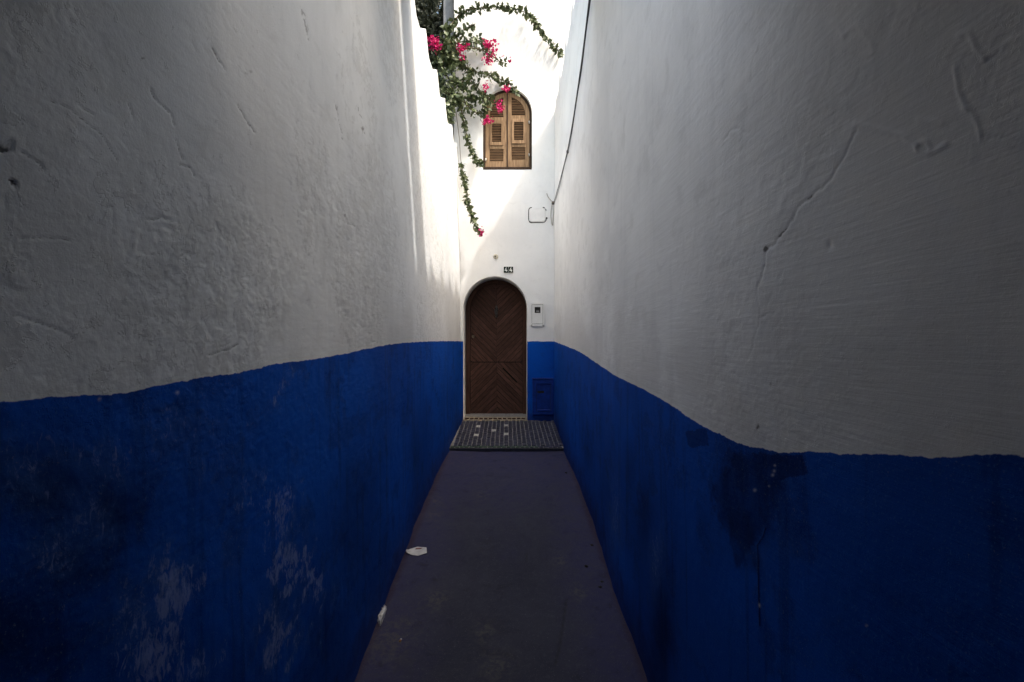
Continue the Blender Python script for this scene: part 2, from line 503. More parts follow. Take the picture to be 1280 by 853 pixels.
def build_floor():
    xs = np.concatenate([[-30, -12, -5, -2, -1.2], np.linspace(-0.95, 0.85, 150), [1.2, 2, 5, 12, 30]])
    ys = np.concatenate([[-30, -12, -6, -3, -1], np.linspace(0, 6.3, 420), [6.5, 7, 9, 14, 40]])
    Yg, Xg = np.meshgrid(ys, xs, indexing='ij')
    Z = SL * Yg
    near = (np.abs(Xg) < 0.96) & (Yg > -0.5) & (Yg < 6.35)
    Z = Z + np.where(near, (fbm(Xg * 2.2 + 40, Yg * 2.2 + 40, 301, 4) - 0.5) * 0.014 + (fbm(Xg * 16 + 40, Yg * 16 + 40, 311, 3) - 0.5) * 0.003, 0)
    # shallow hollow along the middle
    Z = Z + np.where(near, 0.012 * np.minimum((Xg + 0.055) ** 2 / 0.4, 1.0) - 0.004, 0)
    R = np.zeros_like(Z); G = np.zeros_like(Z)
    def line(pts, wd):
        q = [floor_px(*p) for p in pts]
        return np.exp(-(seg_dist(Xg, Yg, q) / wd) ** 2)
    crack = line([(708, 750), (705, 772), (702, 792), (699, 812), (694, 830)], 0.006)
    crack = np.maximum(crack, line([(659, 690), (658, 702)], 0.006) * 0.7)
    R = np.maximum(R, crack); Z = Z - crack * 0.004
    for (px, py, r) in [(541, 646, 0.06), (545, 628, 0.05), (603, 619, 0.06), (490, 800, 0.12), (545, 750, 0.07), (700, 700, 0.05), (605, 790, 0.06), (723, 742, 0.05), (620, 830, 0.08)]:
        x, y = floor_px(px, py)
        G = np.maximum(G, np.exp(-(((Xg - x) / r) ** 2 + ((Yg - y) / (r * 1.4)) ** 2)))
    ny, nx = Z.shape
    V = np.stack([Xg, Yg, Z], -1).reshape(-1, 3)
    idx = np.arange(ny * nx).reshape(ny, nx)
    Fc = np.stack([idx[:-1, :-1], idx[:-1, 1:], idx[1:, 1:], idx[1:, :-1]], -1).reshape(-1, 4)
    o = obj('pavement', V, Fc.tolist(), floor_material(), None, True)
    a = o.data.color_attributes.new('mark', 'FLOAT_COLOR', 'POINT')
    a.data.foreach_set('color', np.stack([R, G, R * 0, R * 0 + 1], -1).reshape(-1).astype(np.float32))
    tag(o, kind='structure')
    return o
build_floor()

# ------------------------------------------------------------------ the two alley walls
LB = np.array([(-4, -.735), (2.07, -.734), (2.59, -.744), (3.21, -.752), (3.73, -.760), (4.46, -.752), (5.22, -.731), (6.4, -.697)])
RB = np.array([(-4, .625), (2.07, .624), (2.77, .622), (3.04, .632), (3.56, .637), (4.46, .629), (5.22, .602), (6.4, .594)])
LTOP, RTOP = -0.757, 0.596
LZ, RZ = 4.31, 4.96           # wall heads; merlons stand on them
def wall_x(side, y, z):
    B = LB if side < 0 else RB
    base = np.interp(y, B[:, 0], B[:, 1])
    k = np.ones(5) / 5
    t = np.clip((z - SL * y) / 4.0, 0, 1)
    return base * (1 - t) + (LTOP if side < 0 else RTOP) * t

def wall_relief(side, y, z):
    """height of the plaster surface towards the alley, and the wear masks"""
    wx = wall_x(side, y, z)
    d = np.maximum(y, 0.05)
    px = 640 + wx / d * F; py = 426.5 - (z - EYE) / d * F
    u, v = y + 50, z + 50
    s0 = 400 if side < 0 else 500
    h = (fbm(u * 1.1, v * 1.1, s0, 3) - 0.5) * 0.020 + (fbm(u * 3.5, v * 3.5, s0 + 10, 2) - 0.5) * 0.0035
    flaky = sstep(.30, .60, fbm(u * 1.7, v * 1.7, s0 + 15, 3))
    rough = 1.0 if side < 0 else 0.45
    wu = u + (fbm(u * 14, v * 14, s0 + 20, 4, .65) - .5) * .12; wv = v + (fbm(u * 14, v * 14, s0 + 30, 4, .65) - .5) * .12
    for k, (sc, am) in enumerate([(3.4, .0007), (6.5, .0007), (12, .0006)]):
        n = fbm(wu * sc, wv * sc, s0 + 40 + 7 * k, 4, 0.55)
        h += (sstep(.485, .497, n) + .6 * sstep(.56, .57, n)) * am * rough * .95 * (.25 + .75 * flaky)
    h += (fbm(u * 45, v * 45, s0 + 80, 4, .7) - .5) * 0.0022 * rough * (.2 + .8 * flaky)
    h += (fbm(u * 6, v * 40, s0 + 90, 3, .6) - .5) * 0.0007
    dirt = np.zeros_like(y); scuff = np.zeros_like(y); stain = np.zeros_like(y); alpha = np.zeros_like(y)
    jx = (fbm(u * 24, v * 24, s0 + 95, 4, .65) - .5) ; jy = (fbm(u * 24 + 9, v * 24 + 9, s0 + 97, 4, .65) - .5)
    qx = px + jx * 8; qy = py + jy * 8
    def ln(pts, wpx):
        return np.exp(-(seg_dist(qx, qy, pts) / wpx) ** 2)
    def blob(x, y_, rx, ry):
        return np.exp(-(((qx - x) / rx) ** 2 + ((qy - y_) / ry) ** 2))
    m = lambda a, b: np.maximum(a, b)
    if side > 0:
        # main diagonal crack with its branches
        main = [(1072, 165), (1062, 185), (1052, 205), (1040, 222), (1016, 245), (1000, 262), (988, 285), (975, 300), (962, 315), (957, 335)]
        c = ln(main, 1.5); h -= c * 0.0014; dirt = m(dirt, ln(main[2:], 1.0) * 0.30); dirt = m(dirt, ln([(988, 285), (983, 290), (978, 296)], 1.3) * .75); dirt = m(dirt, ln([(1016, 245), (1012, 249)], 1.3) * .7)
        dirt = m(dirt, blob(961, 313, 3, 4) * 1.0)
        for p in ([(957, 335), (952, 360), (962, 372), (970, 385), (971, 392), (955, 397)], [(957, 335), (950, 365), (953, 385), (951, 410), (945, 430), (938, 448)]):
            h -= ln(p, 1.2) * 0.0009; dirt = m(dirt, ln(p, .9) * .26)
        h += ln([(978, 262), (985, 245), (1000, 232), (1016, 205), (1030, 200), (1045, 195)], 5) * 0.0010
        # blistered ridges
        for p, a, w_ in (([(1072, 158), (1085, 158), (1100, 161), (1112, 163), (1128, 170), (1140, 176), (1147, 187), (1160, 190), (1172, 186), (1183, 181)], .0055, 5.5),
                      ([(1147, 187), (1146, 178), (1158, 176), (1164, 184)], .0045, 4),
                      ([(1041, 30), (1050, 34), (1056, 44)], .004, 5), ([(1056, 44), (1063, 36), (1074, 31), (1084, 42), (1093, 52), (1097, 66)], .004, 5),
                      ([(1200, 42), (1213, 40), (1219, 50), (1224, 62), (1232, 71)], .005, 5), ([(1232, 71), (1250, 62), (1266, 50), (1285, 44)], .0025, 5),
                      ([(1196, 84), (1200, 100), (1200, 112), (1206, 128), (1212, 138)], .0045, 5), ([(1206, 136), (1216, 138), (1224, 158), (1228, 175)], .004, 4.5),
                      ([(1150, 150), (1168, 152), (1178, 155)], .003, 7)):
            h += ln(p, w_ * .6) * a * .34 * (.45 + 1.1 * fbm(u * 9, v * 9, 733, 2))
        for p, a in (([(1036, 60), (1056, 66), (1070, 70), (1084, 76), (1097, 69)], .004), ([(1205, 70), (1220, 68), (1236, 74), (1252, 62)], .004),
                     ([(1228, 174), (1248, 172), (1264, 174), (1285, 176)], .003), ([(780, 0), (775, 30), (764, 55), (760, 75)], .0025), ([(795, 0), (790, 20), (782, 40)], .003),
                     ([(906, 175), (915, 165), (925, 160), (934, 168)], .004), ([(838, 0), (842, 40), (838, 90)], .002), ([(1142, 10), (1150, 26), (1166, 12), (1180, 2)], .0025)):
            c = ln(p, 1.2); h -= c * a * .35; dirt = m(dirt, c * .16)
        h -= blob(1037, 307, 4, 5) * 0.003
        # older paint showing as a big dark patch under the edge, with a long drip
        pol = [(888, 606), (892, 588), (906, 580), (915, 566), (940, 566), (960, 586), (971, 602), (970, 625), (962, 648), (954, 668), (944, 690), (936, 712), (924, 716), (914, 700), (908, 672), (903, 655), (892, 640)]
        rx_ = px + jx * 26; ry_ = py + jy * 26
        rr = sum(inside(rx_ + ox, ry_ + oy, pol).astype(float) for ox, oy in ((0, 0), (5, 2), (-5, -2), (2, 7), (-2, -7), (9, 0), (-9, 3))) / 7
        stain = m(stain, rr * (0.50 + 0.36 * vnoise(u * 22, v * 9, 77)))
        stain = m(stain, inside(qx, qy, [(940, 566), (1006, 571), (1012, 592), (985, 598), (968, 600)]) * .6)
        stain = m(stain, inside(qx, qy, [(858, 540), (882, 536), (886, 556), (862, 560)]) * .55)
        dr = np.exp(-(seg_dist(px, py, [(956, 660), (952, 672), (945, 682), (946, 700), (946, 730), (947, 758), (947, 782)]) / 1.1) ** 2)
        stain = m(stain, dr * 1.2)
        h += dr * 0.001
        for (x, y_, r) in ((943, 613, 1.7), (968, 589, 1.5), (969, 582, 1.2), (966, 594, 1.6), (961, 608, 1.0), (947, 757, 1.6), (1084, 782, 1.5)):
            alpha = m(alpha, np.exp(-(((px - x) / r) ** 2 + ((py - y_) / r) ** 2)))
        for (x, y_, rx, ry, a) in ((806, 640, 12, 55, .6), (826, 790, 16, 80, .8), (790, 590, 8, 40, .4), (735, 560, 6, 30, .5), (760, 610, 8, 40, .4)):
            stain = m(stain, blob(x, y_, rx, ry) * a)
        dirt = m(dirt, blob(950, 533, 3.0, 4.5) * .7); dirt = m(dirt, blob(968, 482, 2, 7) * .4)
        for (x, y_, rx, ry, a) in ((820, 700, 10, 50, .5), (770, 640, 8, 60, .5), (1100, 630, 50, 10, .25), (960, 690, 60, 20, .2)):
            scuff = m(scuff, blob(x, y_, rx, ry) * a)
    else:
        for p, a in (([(193, 112), (200, 126), (216, 140), (219, 155)], .005), ([(221, 175), (226, 190), (232, 202)], .004), ([(228, 208), (240, 211), (246, 220)], .005),
                     ([(30, 190), (40, 197), (52, 205), (58, 213)], .006), ([(186, 274), (198, 276), (208, 272), (220, 276)], .004), ([(143, 258), (145, 285)], .004),
                     ([(30, 298), (60, 297), (90, 300)], .004), ([(25, 395), (50, 402), (80, 414), (100, 426)], .004), ([(100, 130), (116, 142), (120, 143)], .004),
                     ([(380, 15), (382, 30), (387, 50)], .004), ([(448, 135), (452, 150)], .003), ([(452, 160), (456, 170)], .005), ([(165, 130), (170, 150)], .004),
                     ([(300, 130), (310, 150), (318, 165)], .003), ([(420, 130), (428, 165), (432, 182)], .0025), ([(430, 265), (438, 280), (444, 284)], .003),
                     ([(262, 445), (275, 442), (290, 436), (300, 430)], .004), ([(60, 125), (90, 135), (130, 170), (150, 200)], .003), ([(268, 60), (276, 75), (284, 88)], .004)):
            c = ln(p, 1.3); h -= c * a * .34
            dirt = m(dirt, ln(p, 1.0) * .55)
        hx_ = px + jx * 16; hy_ = py + jy * 16
        hol = inside(hx_, hy_, [(-6, 182), (4, 178), (17, 171), (18, 189), (10, 196), (-6, 188)]).astype(float)
        hol = m(hol, inside(hx_, hy_, [(14, 228), (22, 226), (26, 234), (21, 239), (19, 232)]).astype(float) * .8)
        hol = hol * (.35 + .65 * sstep(.25, .6, fbm(u * 60, v * 60, 391, 3))); dirt = m(dirt, hol * .95); h -= hol * 0.005
        for (x, y_, rx, ry, a) in ((453, 162, 1.8, 5, .7), (182, 74, 4, 3, .5), (385, 38, 3, 10, .35), (315, 89, 4, 4, .45), (306, 240, 3, 8, .3), (290, 160, 7, 7, .2), (273, 448, 4, 4, .35), (310, 92, 3, 3, .4)):
            dirt = m(dirt, blob(x, y_, rx, ry) * a)
        # scraped and salt-stained blue paint
        ox_, oy_ = qx, qy
        qx = px + jx * 75 + (fbm(u * 5, v * 5, 611, 3) - .5) * 60; qy = py + jy * 75
        for (x, y_, rx, ry, a) in ((362, 640, 22, 40, .8), (372, 700, 22, 35, 1.0), (393, 730, 14, 26, 1.0), (350, 800, 22, 40, 1.0), (208, 750, 30, 64, 1.0), (190, 820, 55, 50, .9), (160, 770, 40, 40, .6), (250, 830, 40, 30, .6), (235, 740, 25, 50, .6),
                                   (350, 480, 22, 22, .6), (325, 610, 20, 40, .5), (120, 570, 60, 35, .45), (30, 600, 40, 45, .5), (95, 650, 40, 40, .55), (150, 560, 60, 30, .35), (70, 690, 40, 40, .5), (270, 560, 60, 60, .3), (215, 470 + 60, 60, 20, .4), (290, 700, 30, 40, .35), (60, 560, 60, 30, .4)):
            scuff = m(scuff, blob(x, y_, rx, ry) * a)
        qx, qy = ox_, oy_
        for (x, y_, rx, ry, a) in ((60, 610, 70, 60, .8), (140, 640, 45, 45, .8), (90, 700, 70, 50, .6), (30, 800, 110, 70, .65), (440, 660, 20, 80, .3), (405, 790, 20, 60, .5), (520, 560, 8, 50, .35)):
            stain = m(stain, blob(x, y_, rx, ry) * a)
        for (x, y_, r) in ((128, 499, 1.8), (224, 491, 1.8)):
            alpha = m(alpha, np.exp(-(((px - x) / r) ** 2 + ((py - y_) / r) ** 2)))
        h += (fbm(u * 34, v * 34, 488, 4, .7) - .5) * 0.0028 * sstep(1.70, 1.60, z)
    # soft fillet of mortar where the wall meets the pavement
    fz = z - SL * y
    lump = .35 + 1.3 * fbm(u * 4, v * 4, s0 + 130, 4, .6)
    h += 0.016 * lump * np.exp(-np.maximum(fz, 0) / (0.03 + .05 * lump)) * np.where(side < 0, 1.0, .7)
    tone = np.stack([fbm(u * 1.3, v * 1.3, s0 + 150, 5, .6), fbm(wu * 9, wv * 9, s0 + 160, 4, .65), fbm(u * 24, v * 1.1, s0 + 170, 4, .62), flaky], -1)
    return h, np.clip(np.stack([dirt, scuff, stain, alpha], -1), 0, 1), tone

def build_wall(side, name, label, mat, top):
    root = empty(name, ((LTOP if side < 0 else RTOP) - side * -0.12, 1.5, 0.1), label, 'wall')
    ys = list(np.linspace(-3.6, 0.36, 12)); y = 0.40
    while y < D - 0.004:
        ys.append(y); y += (0.0042 if y < 2.0 else 0.0075) * max(y, 0.5)
    ys.append(D - 0.003); ys = np.array(ys)
    zs = np.concatenate([[-0.5, -0.3], np.arange(-0.1, 0.9, 0.011), np.arange(0.9, 1.2, 0.008), np.arange(1.2, 2.7, 0.0032), np.arange(2.7, top, 0.012), [top]])
    Z, Y = np.meshgrid(zs, ys, indexing='ij')
    X0 = wall_x(side, Y, Z)
    h, wear, tone = wall_relief(side, Y, Z)
    X = X0 - side * h
    th = 0.24
    # head and back of the wall
    Xb = np.full((1, len(ys)), (LTOP if side < 0 else RTOP) + side * th)
    top_mid = np.stack([(X[-1:] + Xb) / 2, Y[-1:], np.full_like(Y[-1:], top + .008)], -1)
    back_t = np.stack([Xb, Y[-1:], np.full_like(Y[-1:], top - .003)], -1)
    back_b = np.stack([Xb, Y[-1:], np.full_like(Y[-1:], -0.5)], -1)
    V = np.concatenate([np.stack([X, Y, Z], -1), top_mid, back_t, back_b], 0)
    W = np.concatenate([wear, np.zeros((3, len(ys), 4))], 0); T = np.concatenate([tone, np.full((3, len(ys), 4), .5)], 0)
    nr, nc = V.shape[:2]
    idx = np.arange(nr * nc).reshape(nr, nc)
    Fc = np.stack([idx[:-1, :-1], idx[:-1, 1:], idx[1:, 1:], idx[1:, :-1]], -1).reshape(-1, 4)
    if side < 0: Fc = Fc
    else: Fc = Fc[:, ::-1]
    me = bpy.data.meshes.new('plaster_face')
    me.vertices.add(nr * nc); me.vertices.foreach_set('co', V.reshape(-1).astype(np.float32))
    nf = len(Fc)
    me.loops.add(nf * 4); me.loops.foreach_set('vertex_index', Fc.reshape(-1).astype(np.int32))
    me.polygons.add(nf); me.polygons.foreach_set('loop_start', (np.arange(nf) * 4).astype(np.int32))
    me.polygons.foreach_set('use_smooth', np.ones(nf, bool))
    me.update(calc_edges=True); me.validate()
    a = me.color_attributes.new('wear', 'FLOAT_COLOR', 'POINT')
    a.data.foreach_set('color', W.reshape(-1).astype(np.float32))
    a = me.color_attributes.new('tone', 'FLOAT_COLOR', 'POINT')
    a.data.foreach_set('color', T.reshape(-1).astype(np.float32))
    me.materials.append(mat)
    link('plaster_face', me, root)
    return root

LW = build_wall(-1, 'alley_wall', 'left alley wall, white cracked plaster above a scuffed blue dado', M_LEFT, LZ)
RW = build_wall(1, 'alley_wall', 'right alley wall, smoother white plaster with a long diagonal crack above dark blue dado', M_RIGHT, RZ)

# merlons: blunt teeth, steep towards the camera and sloping away
def merlon(parent, x0, x1, y, z, hgt, ln_, seed):
    r = np.random.default_rng(seed)
    prof = [(0, -.03), (-.004, .5 * hgt), (.004, .86 * hgt), (.020, .97 * hgt), (.05, hgt), (.09, .95 * hgt), (.13, .74 * hgt), (.19, .42 * hgt), (.25, .16 * hgt), (ln_, -.03)]
    bm = bmesh.new()
    n = len(prof); K = 5
    rows = []
    for k in range(K):
        t = k / (K - 1); x = x0 + (x1 - x0) * t
        ins = 0.012 if k in (0, K - 1) else 0
        rows.append([bm.verts.new((x + r.normal(0, .002), y + a + r.normal(0, .004) + (ins * .5 if a < .05 else -ins), z + (b if b < 0 else max(b - ins, 0)) + r.normal(0, .003))) for a, b in prof])
    for a, b in zip(rows, rows[1:]):
        for i in range(n - 1):
            bm.faces.new((a[i], a[i + 1], b[i + 1], b[i]))
        bm.faces.new((a[n - 1], a[0], b[0], b[n - 1]))
    bm.faces.new(rows[0]); bm.faces.new(rows[-1][::-1])
    return from_bm('merlon', bm, M_WHITE, parent, False)
for i, (y, L) in enumerate([(3.40, .28), (3.97, .28), (4.57, .28), (5.115, .28), (5.74, .28), (6.27, .125)]):
    merlon(LW, LTOP - .005, LTOP - .22, y, LZ, .185, L, 60 + i)
for i, (y, L) in enumerate([(2.76, .26), (3.32, .26), (3.91, .26), (4.49, .26), (5.06, .26), (5.63, .26), (6.12, .25)]):
    merlon(RW, RTOP + .005, RTOP + .22, y, RZ, .165, L, 80 + i)

# ------------------------------------------------------------------ house front with its openings
KF = D / F
def fx(px): return (px - 640) * KF
def fz(py): return EYE - (py - 426.5) * KF
door_cx, door_hw = fx(619.0), 40.0 * KF
win_cx, win_hw = fx(634.3), 30.8 * KF
house = empty('house', (0.8, D + 0.2, 0.6), 'white house closing the alley, blue painted foot, arched door and shuttered window', 'house')
outer = [(fx(567.6), -0.2), (2.4, -0.2), (2.4, 7.7), (fx(567.6), 7.7)]
door_hole = arch(door_cx, door_hw, 0.45, fz(345.6) - door_hw)
win_hole = arch(win_cx, win_hw, fz(210.5), fz(110) - win_hw)
plate('front_wall', outer, [door_hole[::-1], win_hole[::-1]], D, D + 0.42, M_FRONT, house, M_CREAM)
box('side_wall', (fx(567.6) + .002, D + .48, -0.2), (fx(567.6) + .3, D + 3.4, 7.68), M_WHITE, house, 0.01)
box('room_floor', (fx(567.6) + .31, D + .43, 2.9), (2.4, D + 3.2, 3.05), M_DARK, house, 0.01)
box('back_lining', (fx(567.6) + .31, D + .60, 0.0), (2.4, D + .66, 2.88), M_DARK, house, 0.0)
box('parapet_cap', (fx(567.6) - .04, D - .04, 7.703), (2.44, D + .46, 7.80), M_WHITE, house, 0.02)

# ------------------------------------------------------------------ door
DD = 6.79
def dx(px): return (px - 640) / F * DD
def dz(py): return EYE - (py - 426.5) / F * DD
door = empty('arched_door', (dx(620.5), DD, dz(519.5)), 'dark brown arched wooden door of chevron planks with an iron knocker', 'door')
zb = dz(519.5)
o_hw = (dx(660.5) - dx(580.5)) / 2; o_cx = (dx(660.5) + dx(580.5)) / 2
i_hw = (dx(653.6) - dx(588.0)) / 2; i_cx = (dx(653.6) + dx(588.0)) / 2
i_zs = dz(354.5) - i_hw
fo = arch(o_cx, o_hw, zb - .02, dz(348.5) - o_hw + .05)
fi = arch(i_cx, i_hw, zb + .012, i_zs)
plate('door_frame', fo, [fi[::-1]], DD - .03, DD + .05, M_DOORFR, door)
box('backing', (i_cx - i_hw - .02, DD + .032, zb), (i_cx + i_hw + .02, DD + .046, dz(354.5)+.01), M_DARK, door, 0)
zsplit = dz(452.8)
mid = dx(621.0)
inner = arch(i_cx, i_hw - .003, zb + .016, i_zs)
up = clip(inner, 0, 1, zsplit + .006); lo = clip(inner, 0, -1, -(zsplit - .006))
pitch = 7.1 / F * DD * math.cos(math.radians(45))
s = math.sqrt(.5)
rj = random.Random(3)
for zone, (poly, kind) in enumerate(((up, 'V'), (lo, 'A'))):
    for sd in (-1, 1):
        half = clip(poly, sd, 0, sd * mid + .0005)
        # plank edges run along lines nx*x+nz*z = c
        nx, nz = (sd * -s, s) if kind == 'V' else (sd * s, s)
        cs = [nx * p[0] + nz * p[1] for p in half]
        c = min(cs) + (0.02 if sd > 0 else 0.012); c -= pitch
        k = 0
        while c < max(cs):
            a, b_ = c + .0028, c + pitch - .0028
            pieces = [clip(clip(half, nx, nz, a), -nx, -nz, -b_)]
            if kind == 'A' and sd > 0 and c <= nx * dx(636) + nz * dz(470) < c + pitch:
                # this plank has lost a long splinter: a dark gap over the middle of its length
                t0 = s * (dx(627.5) - dz(461.5)); t1 = s * (dx(645.5) - dz(479))
                nar = clip(clip(half, nx, nz, a), -nx, -nz, -(b_ - .017))
                pieces = [clip(pieces[0], -s, s, -t0), clip(clip(nar, s, -s, t0 + .0005), -s, s, -t1), clip(pieces[0], s, -s, t1 + .0005)]
            for q in pieces:
                if len(q) < 3 or area(q) < 2e-4: continue
                mt = M_DOOR_A if (kind == 'V') == (sd < 0) else M_DOOR_B
                prism('plank', q, DD + .004 + rj.uniform(-.003, .003), DD + .030, mt, door, 0.0012)
            c += pitch; k += 1
# knocker: plate, hinge and a hanging bar
kx, kz = dx(620.6), dz(389.5)
kn = prism('knocker', [(kx - .020, kz + .055), (kx - .014, kz - .06), (kx, kz - .078), (kx + .014, kz - .06), (kx + .020, kz + .055), (kx + .010, kz + .085), (kx, kz + .10), (kx - .010, kz + .085)], DD - .006, DD + .006, M_IRON, door, 0.003)
def sub(o_parent, name, bm, m):
    o = from_bm(name, bm, m, None, True); o.parent = o_parent
    p = Vector((0, 0, 0)); q = o_parent
    while q: p += q.location; q = q.parent
    o.location = -p
    return o
bm = bmesh.new()
add_tube(bm, [(kx - .012, DD - .020, kz + .05), (kx - .016, DD - .045, kz + .02), (kx - .012, DD - .042, kz - .035), (kx, DD - .030, kz - .055), (kx + .012, DD - .042, kz - .035), (kx + .016, DD - .045, kz + .02), (kx + .012, DD - .020, kz + .05)], .0095, 8)
sub(kn, 'ring', bm, M_IRON)
bm = bmesh.new(); bmesh.ops.create_icosphere(bm, subdivisions=2, radius=.018, matrix=Matrix.Translation((kx, DD - .018, kz - .075)))
sub(kn, 'striker', bm, M_IRON)
lx, lz = dx(590.8), dz(421)
bm = bmesh.new()
bmesh.ops.create_cone(bm, cap_ends=True, segments=16, radius1=.022, radius2=.018, depth=.012, matrix=Matrix.Translation((lx + .01, DD - .002, lz)) @ Matrix.Rotation(math.radians(90), 4, 'X'))
from_bm('lock', bm, plain('worn_brass', (0.20, 0.17, 0.12), .4, .3, 40, 0, .7), door)
# threshold with a row of dark inlaid blocks
tz0 = zfloor(D) + .020
th_l, th_r = fx(578.6), fx(659.6)
box('threshold', (th_l + .012, D - .035, tz0), (th_r - .002, D + .0445, tz0 + .028), M_STONE, door, 0.006)
box('threshold', (th_l + .012, D + .045, tz0 + .002), (th_r - .012, DD - .036, tz0 + .034), M_STONE, door, 0.005)
nb = 13; wbl = (th_r - th_l - .05) / nb
for i in range(nb):
    x = th_l + .03 + i * wbl
    box('inlay_block', (x, D + .012, tz0 + .0295), (x + wbl * .78, D + .043, tz0 + .044), M_DOORFR, door, 0.003)
# cream jamb standing at the left of the doorway
# ------------------------------------------------------------------ window with louvred shutters
win = empty('shuttered_window', (win_cx, D + .05, fz(210)), 'arched window closed by weathered tan louvred wooden shutters high on the house', 'window')
WY = D + .055
wi = arch(win_cx, win_hw - .034, fz(207.2), fz(110) - win_hw + .0)
plate('window_frame', arch(win_cx, win_hw + .01, fz(210.8), fz(110) - win_hw), [wi[::-1]], WY, WY + .07, M_SHUTFR, win)
box('backing', (win_cx - win_hw, WY + .072, fz(210)), (win_cx + win_hw, WY + .08, fz(112)), M_DARK, win, 0)
box('window_sill', (win_cx - win_hw + .004, D - .006, fz(212.2)), (win_cx + win_hw - .004, WY - .002, fz(209.9)), M_SHUTFR, win, 0.003)
leaf_out = arch(win_cx, win_hw - .036, fz(206.8), fz(110) - win_hw)
slat_proto = {}
for sd in (-1, 1):
    q = clip(leaf_out, sd, 0, sd * (win_cx + .001) + .003)
    # openings as px rectangles (mirrored for the left leaf)
    if sd > 0: xa, xb, xc, xd = 639.6, 656.8, 642.6, 654.4
    else: xa, xb, xc, xd = 611.9, 629.2, 614.8, 626.4
    off = 0 if sd > 0 else 2.3
    top_o = arch(win_cx, win_hw - .095, fz(142 + off), fz(110) - win_hw)
    top_o = clip(clip(top_o, 1, 0, fx(xa)), -1, 0, -fx(xb))
    top_o = [p for p in top_o]
    midr = [(fx(xc), fz(173.6 + off)), (fx(xd), fz(173.6 + off)), (fx(xd), fz(150.6 + off)), (fx(xc), fz(150.6 + off))]
    botr = [(fx(xa), fz(198 + off * .9)), (fx(xb), fz(198 + off * .9)), (fx(xb), fz(181.6 + off)), (fx(xa), fz(181.6 + off))]
    lf = plate('shutter_leaf', q, [top_o[::-1], midr[::-1], botr[::-1]], WY + .004, WY + .042, M_SHUT, win)
    def lsub(name, o):
        o.name = name; return o
    # raised moulding round the middle louvres
    m0 = [(fx(xa + .3), fz(177.6 + off)), (fx(xb - .3), fz(177.6 + off)), (fx(xb - .3), fz(146.6 + off)), (fx(xa + .3), fz(146.6 + off))]
    o = plate('moulding', m0, [midr[::-1]], WY - .012, WY + .002, M_SHUT, None)
    o.parent = lf; o.location = Vector((0, 0, 0))
    def slats(x0, x1, z0, z1, arc=False):
        n = max(3, round((z1 - z0) / (2.05 * KF)))
        for k in range(n):
            zc = z0 + (k + .5) * (z1 - z0) / n
            a, b_ = fx(x0) + .002, fx(x1) - .002
            if arc:
                R = win_hw - .093; dzv = zc + .006 - (fz(110) - win_hw)
                if dzv > 0:
                    if dzv >= R: continue
                    e = math.sqrt(R * R - dzv * dzv)
                    if sd > 0: b_ = min(b_, win_cx + e)
                    else: a = max(a, win_cx - e)
                if b_ - a < .03: continue
            bm = bmesh.new()
            add_box(bm, (a, WY + .012, zc - .0055), (b_, WY + .036, zc + .0055), 0, Matrix.Rotation(math.radians(26), 4, 'X'))
            sl = from_bm('slat', bm, M_SLAT, None); sl.parent = lf; sl.location = (0, 0, 0)
    slats(xa, xb, fz(142 + off), fz(110) - .10, True)
    slats(xc, xd, fz(173.6 + off), fz(150.6 + off))
    slats(xa, xb, fz(198 + off * .9), fz(181.6 + off))
    hx = fx(661.6 if sd > 0 else 607.0)
    for hy in ((151, 192) if sd > 0 else (198,)):
        bm = bmesh.new(); add_tube(bm, [(hx, WY - .006, fz(hy) - .018), (hx, WY - .006, fz(hy) + .018)], .010, 8)
        h_ = from_bm('hinge', bm, plain('hinge_metal', (.5, .48, .44), .4, .3, 40, 0, .6), None, True); h_.parent = lf; h_.location = (0, 0, 0)
box('meeting_strip', (fx(633.4), WY - .006, fz(206.6)), (fx(635.0), WY + .003, fz(112.5)), M_SHUTFR, win, 0.002)

# ------------------------------------------------------------------ small fittings on the house front
M_PL = plain('painted_white_plastic', (0.74, 0.74, 0.72), .5, .08, 12)
M_SEAM = plain('dark_seam', (0.03, 0.028, 0.026), .8, .2)
def rrect(px0, py0, px1, py1, r, n=4):
    x0, x1, z0, z1 = fx(px0), fx(px1), fz(py1), fz(py0); r *= KF
    pts = []
    for cx, cz, a0 in ((x1 - r, z0 + r, -90), (x1 - r, z1 - r, 0), (x0 + r, z1 - r, 90), (x0 + r, z0 + r, 180)):
        for k in range(n + 1):
            a = math.radians(a0 + 90 * k / n); pts.append((cx + r * math.cos(a), cz + r * math.sin(a)))
    return pts
mb = empty('meter_box', (fx(671.5), D, fz(408)), 'white electricity meter box with small dark reading window right of the door', 'meter box')
plate('box_frame', rrect(663.2, 378.8, 680.0, 408.2, 1.4), [rrect(664.6, 380.6, 678.7, 405.0, .8)[::-1]], D - .022, D + .01, M_PL, mb)
plate('cover', rrect(664.95, 380.95, 678.35, 404.7, .7), [rrect(668.6, 384.4, 675.2, 391.2, .3)[::-1]], D - .014, D + .005, M_PL, mb)
prism('seam', rrect(664.4, 380.4, 678.9, 405.2, .6), D - .004, D + .002, M_SEAM, mb)
plate('window_rim', rrect(668.3, 384.1, 675.5, 391.5, .3), [rrect(668.9, 384.8, 674.9, 390.8, .3)[::-1]], D - .017, D - .012, M_SEAM, mb)
prism('dial', rrect(670.2, 388.4, 674.0, 390.4, .3), D - .008, D - .0045, plain('grey_dial', (.25, .25, .24), .3, .2), mb)
box('latch', (fx(669.5), D - .028, fz(404.4)), (fx(674), D - .0145, fz(403.2)), M_PL, mb, .002)
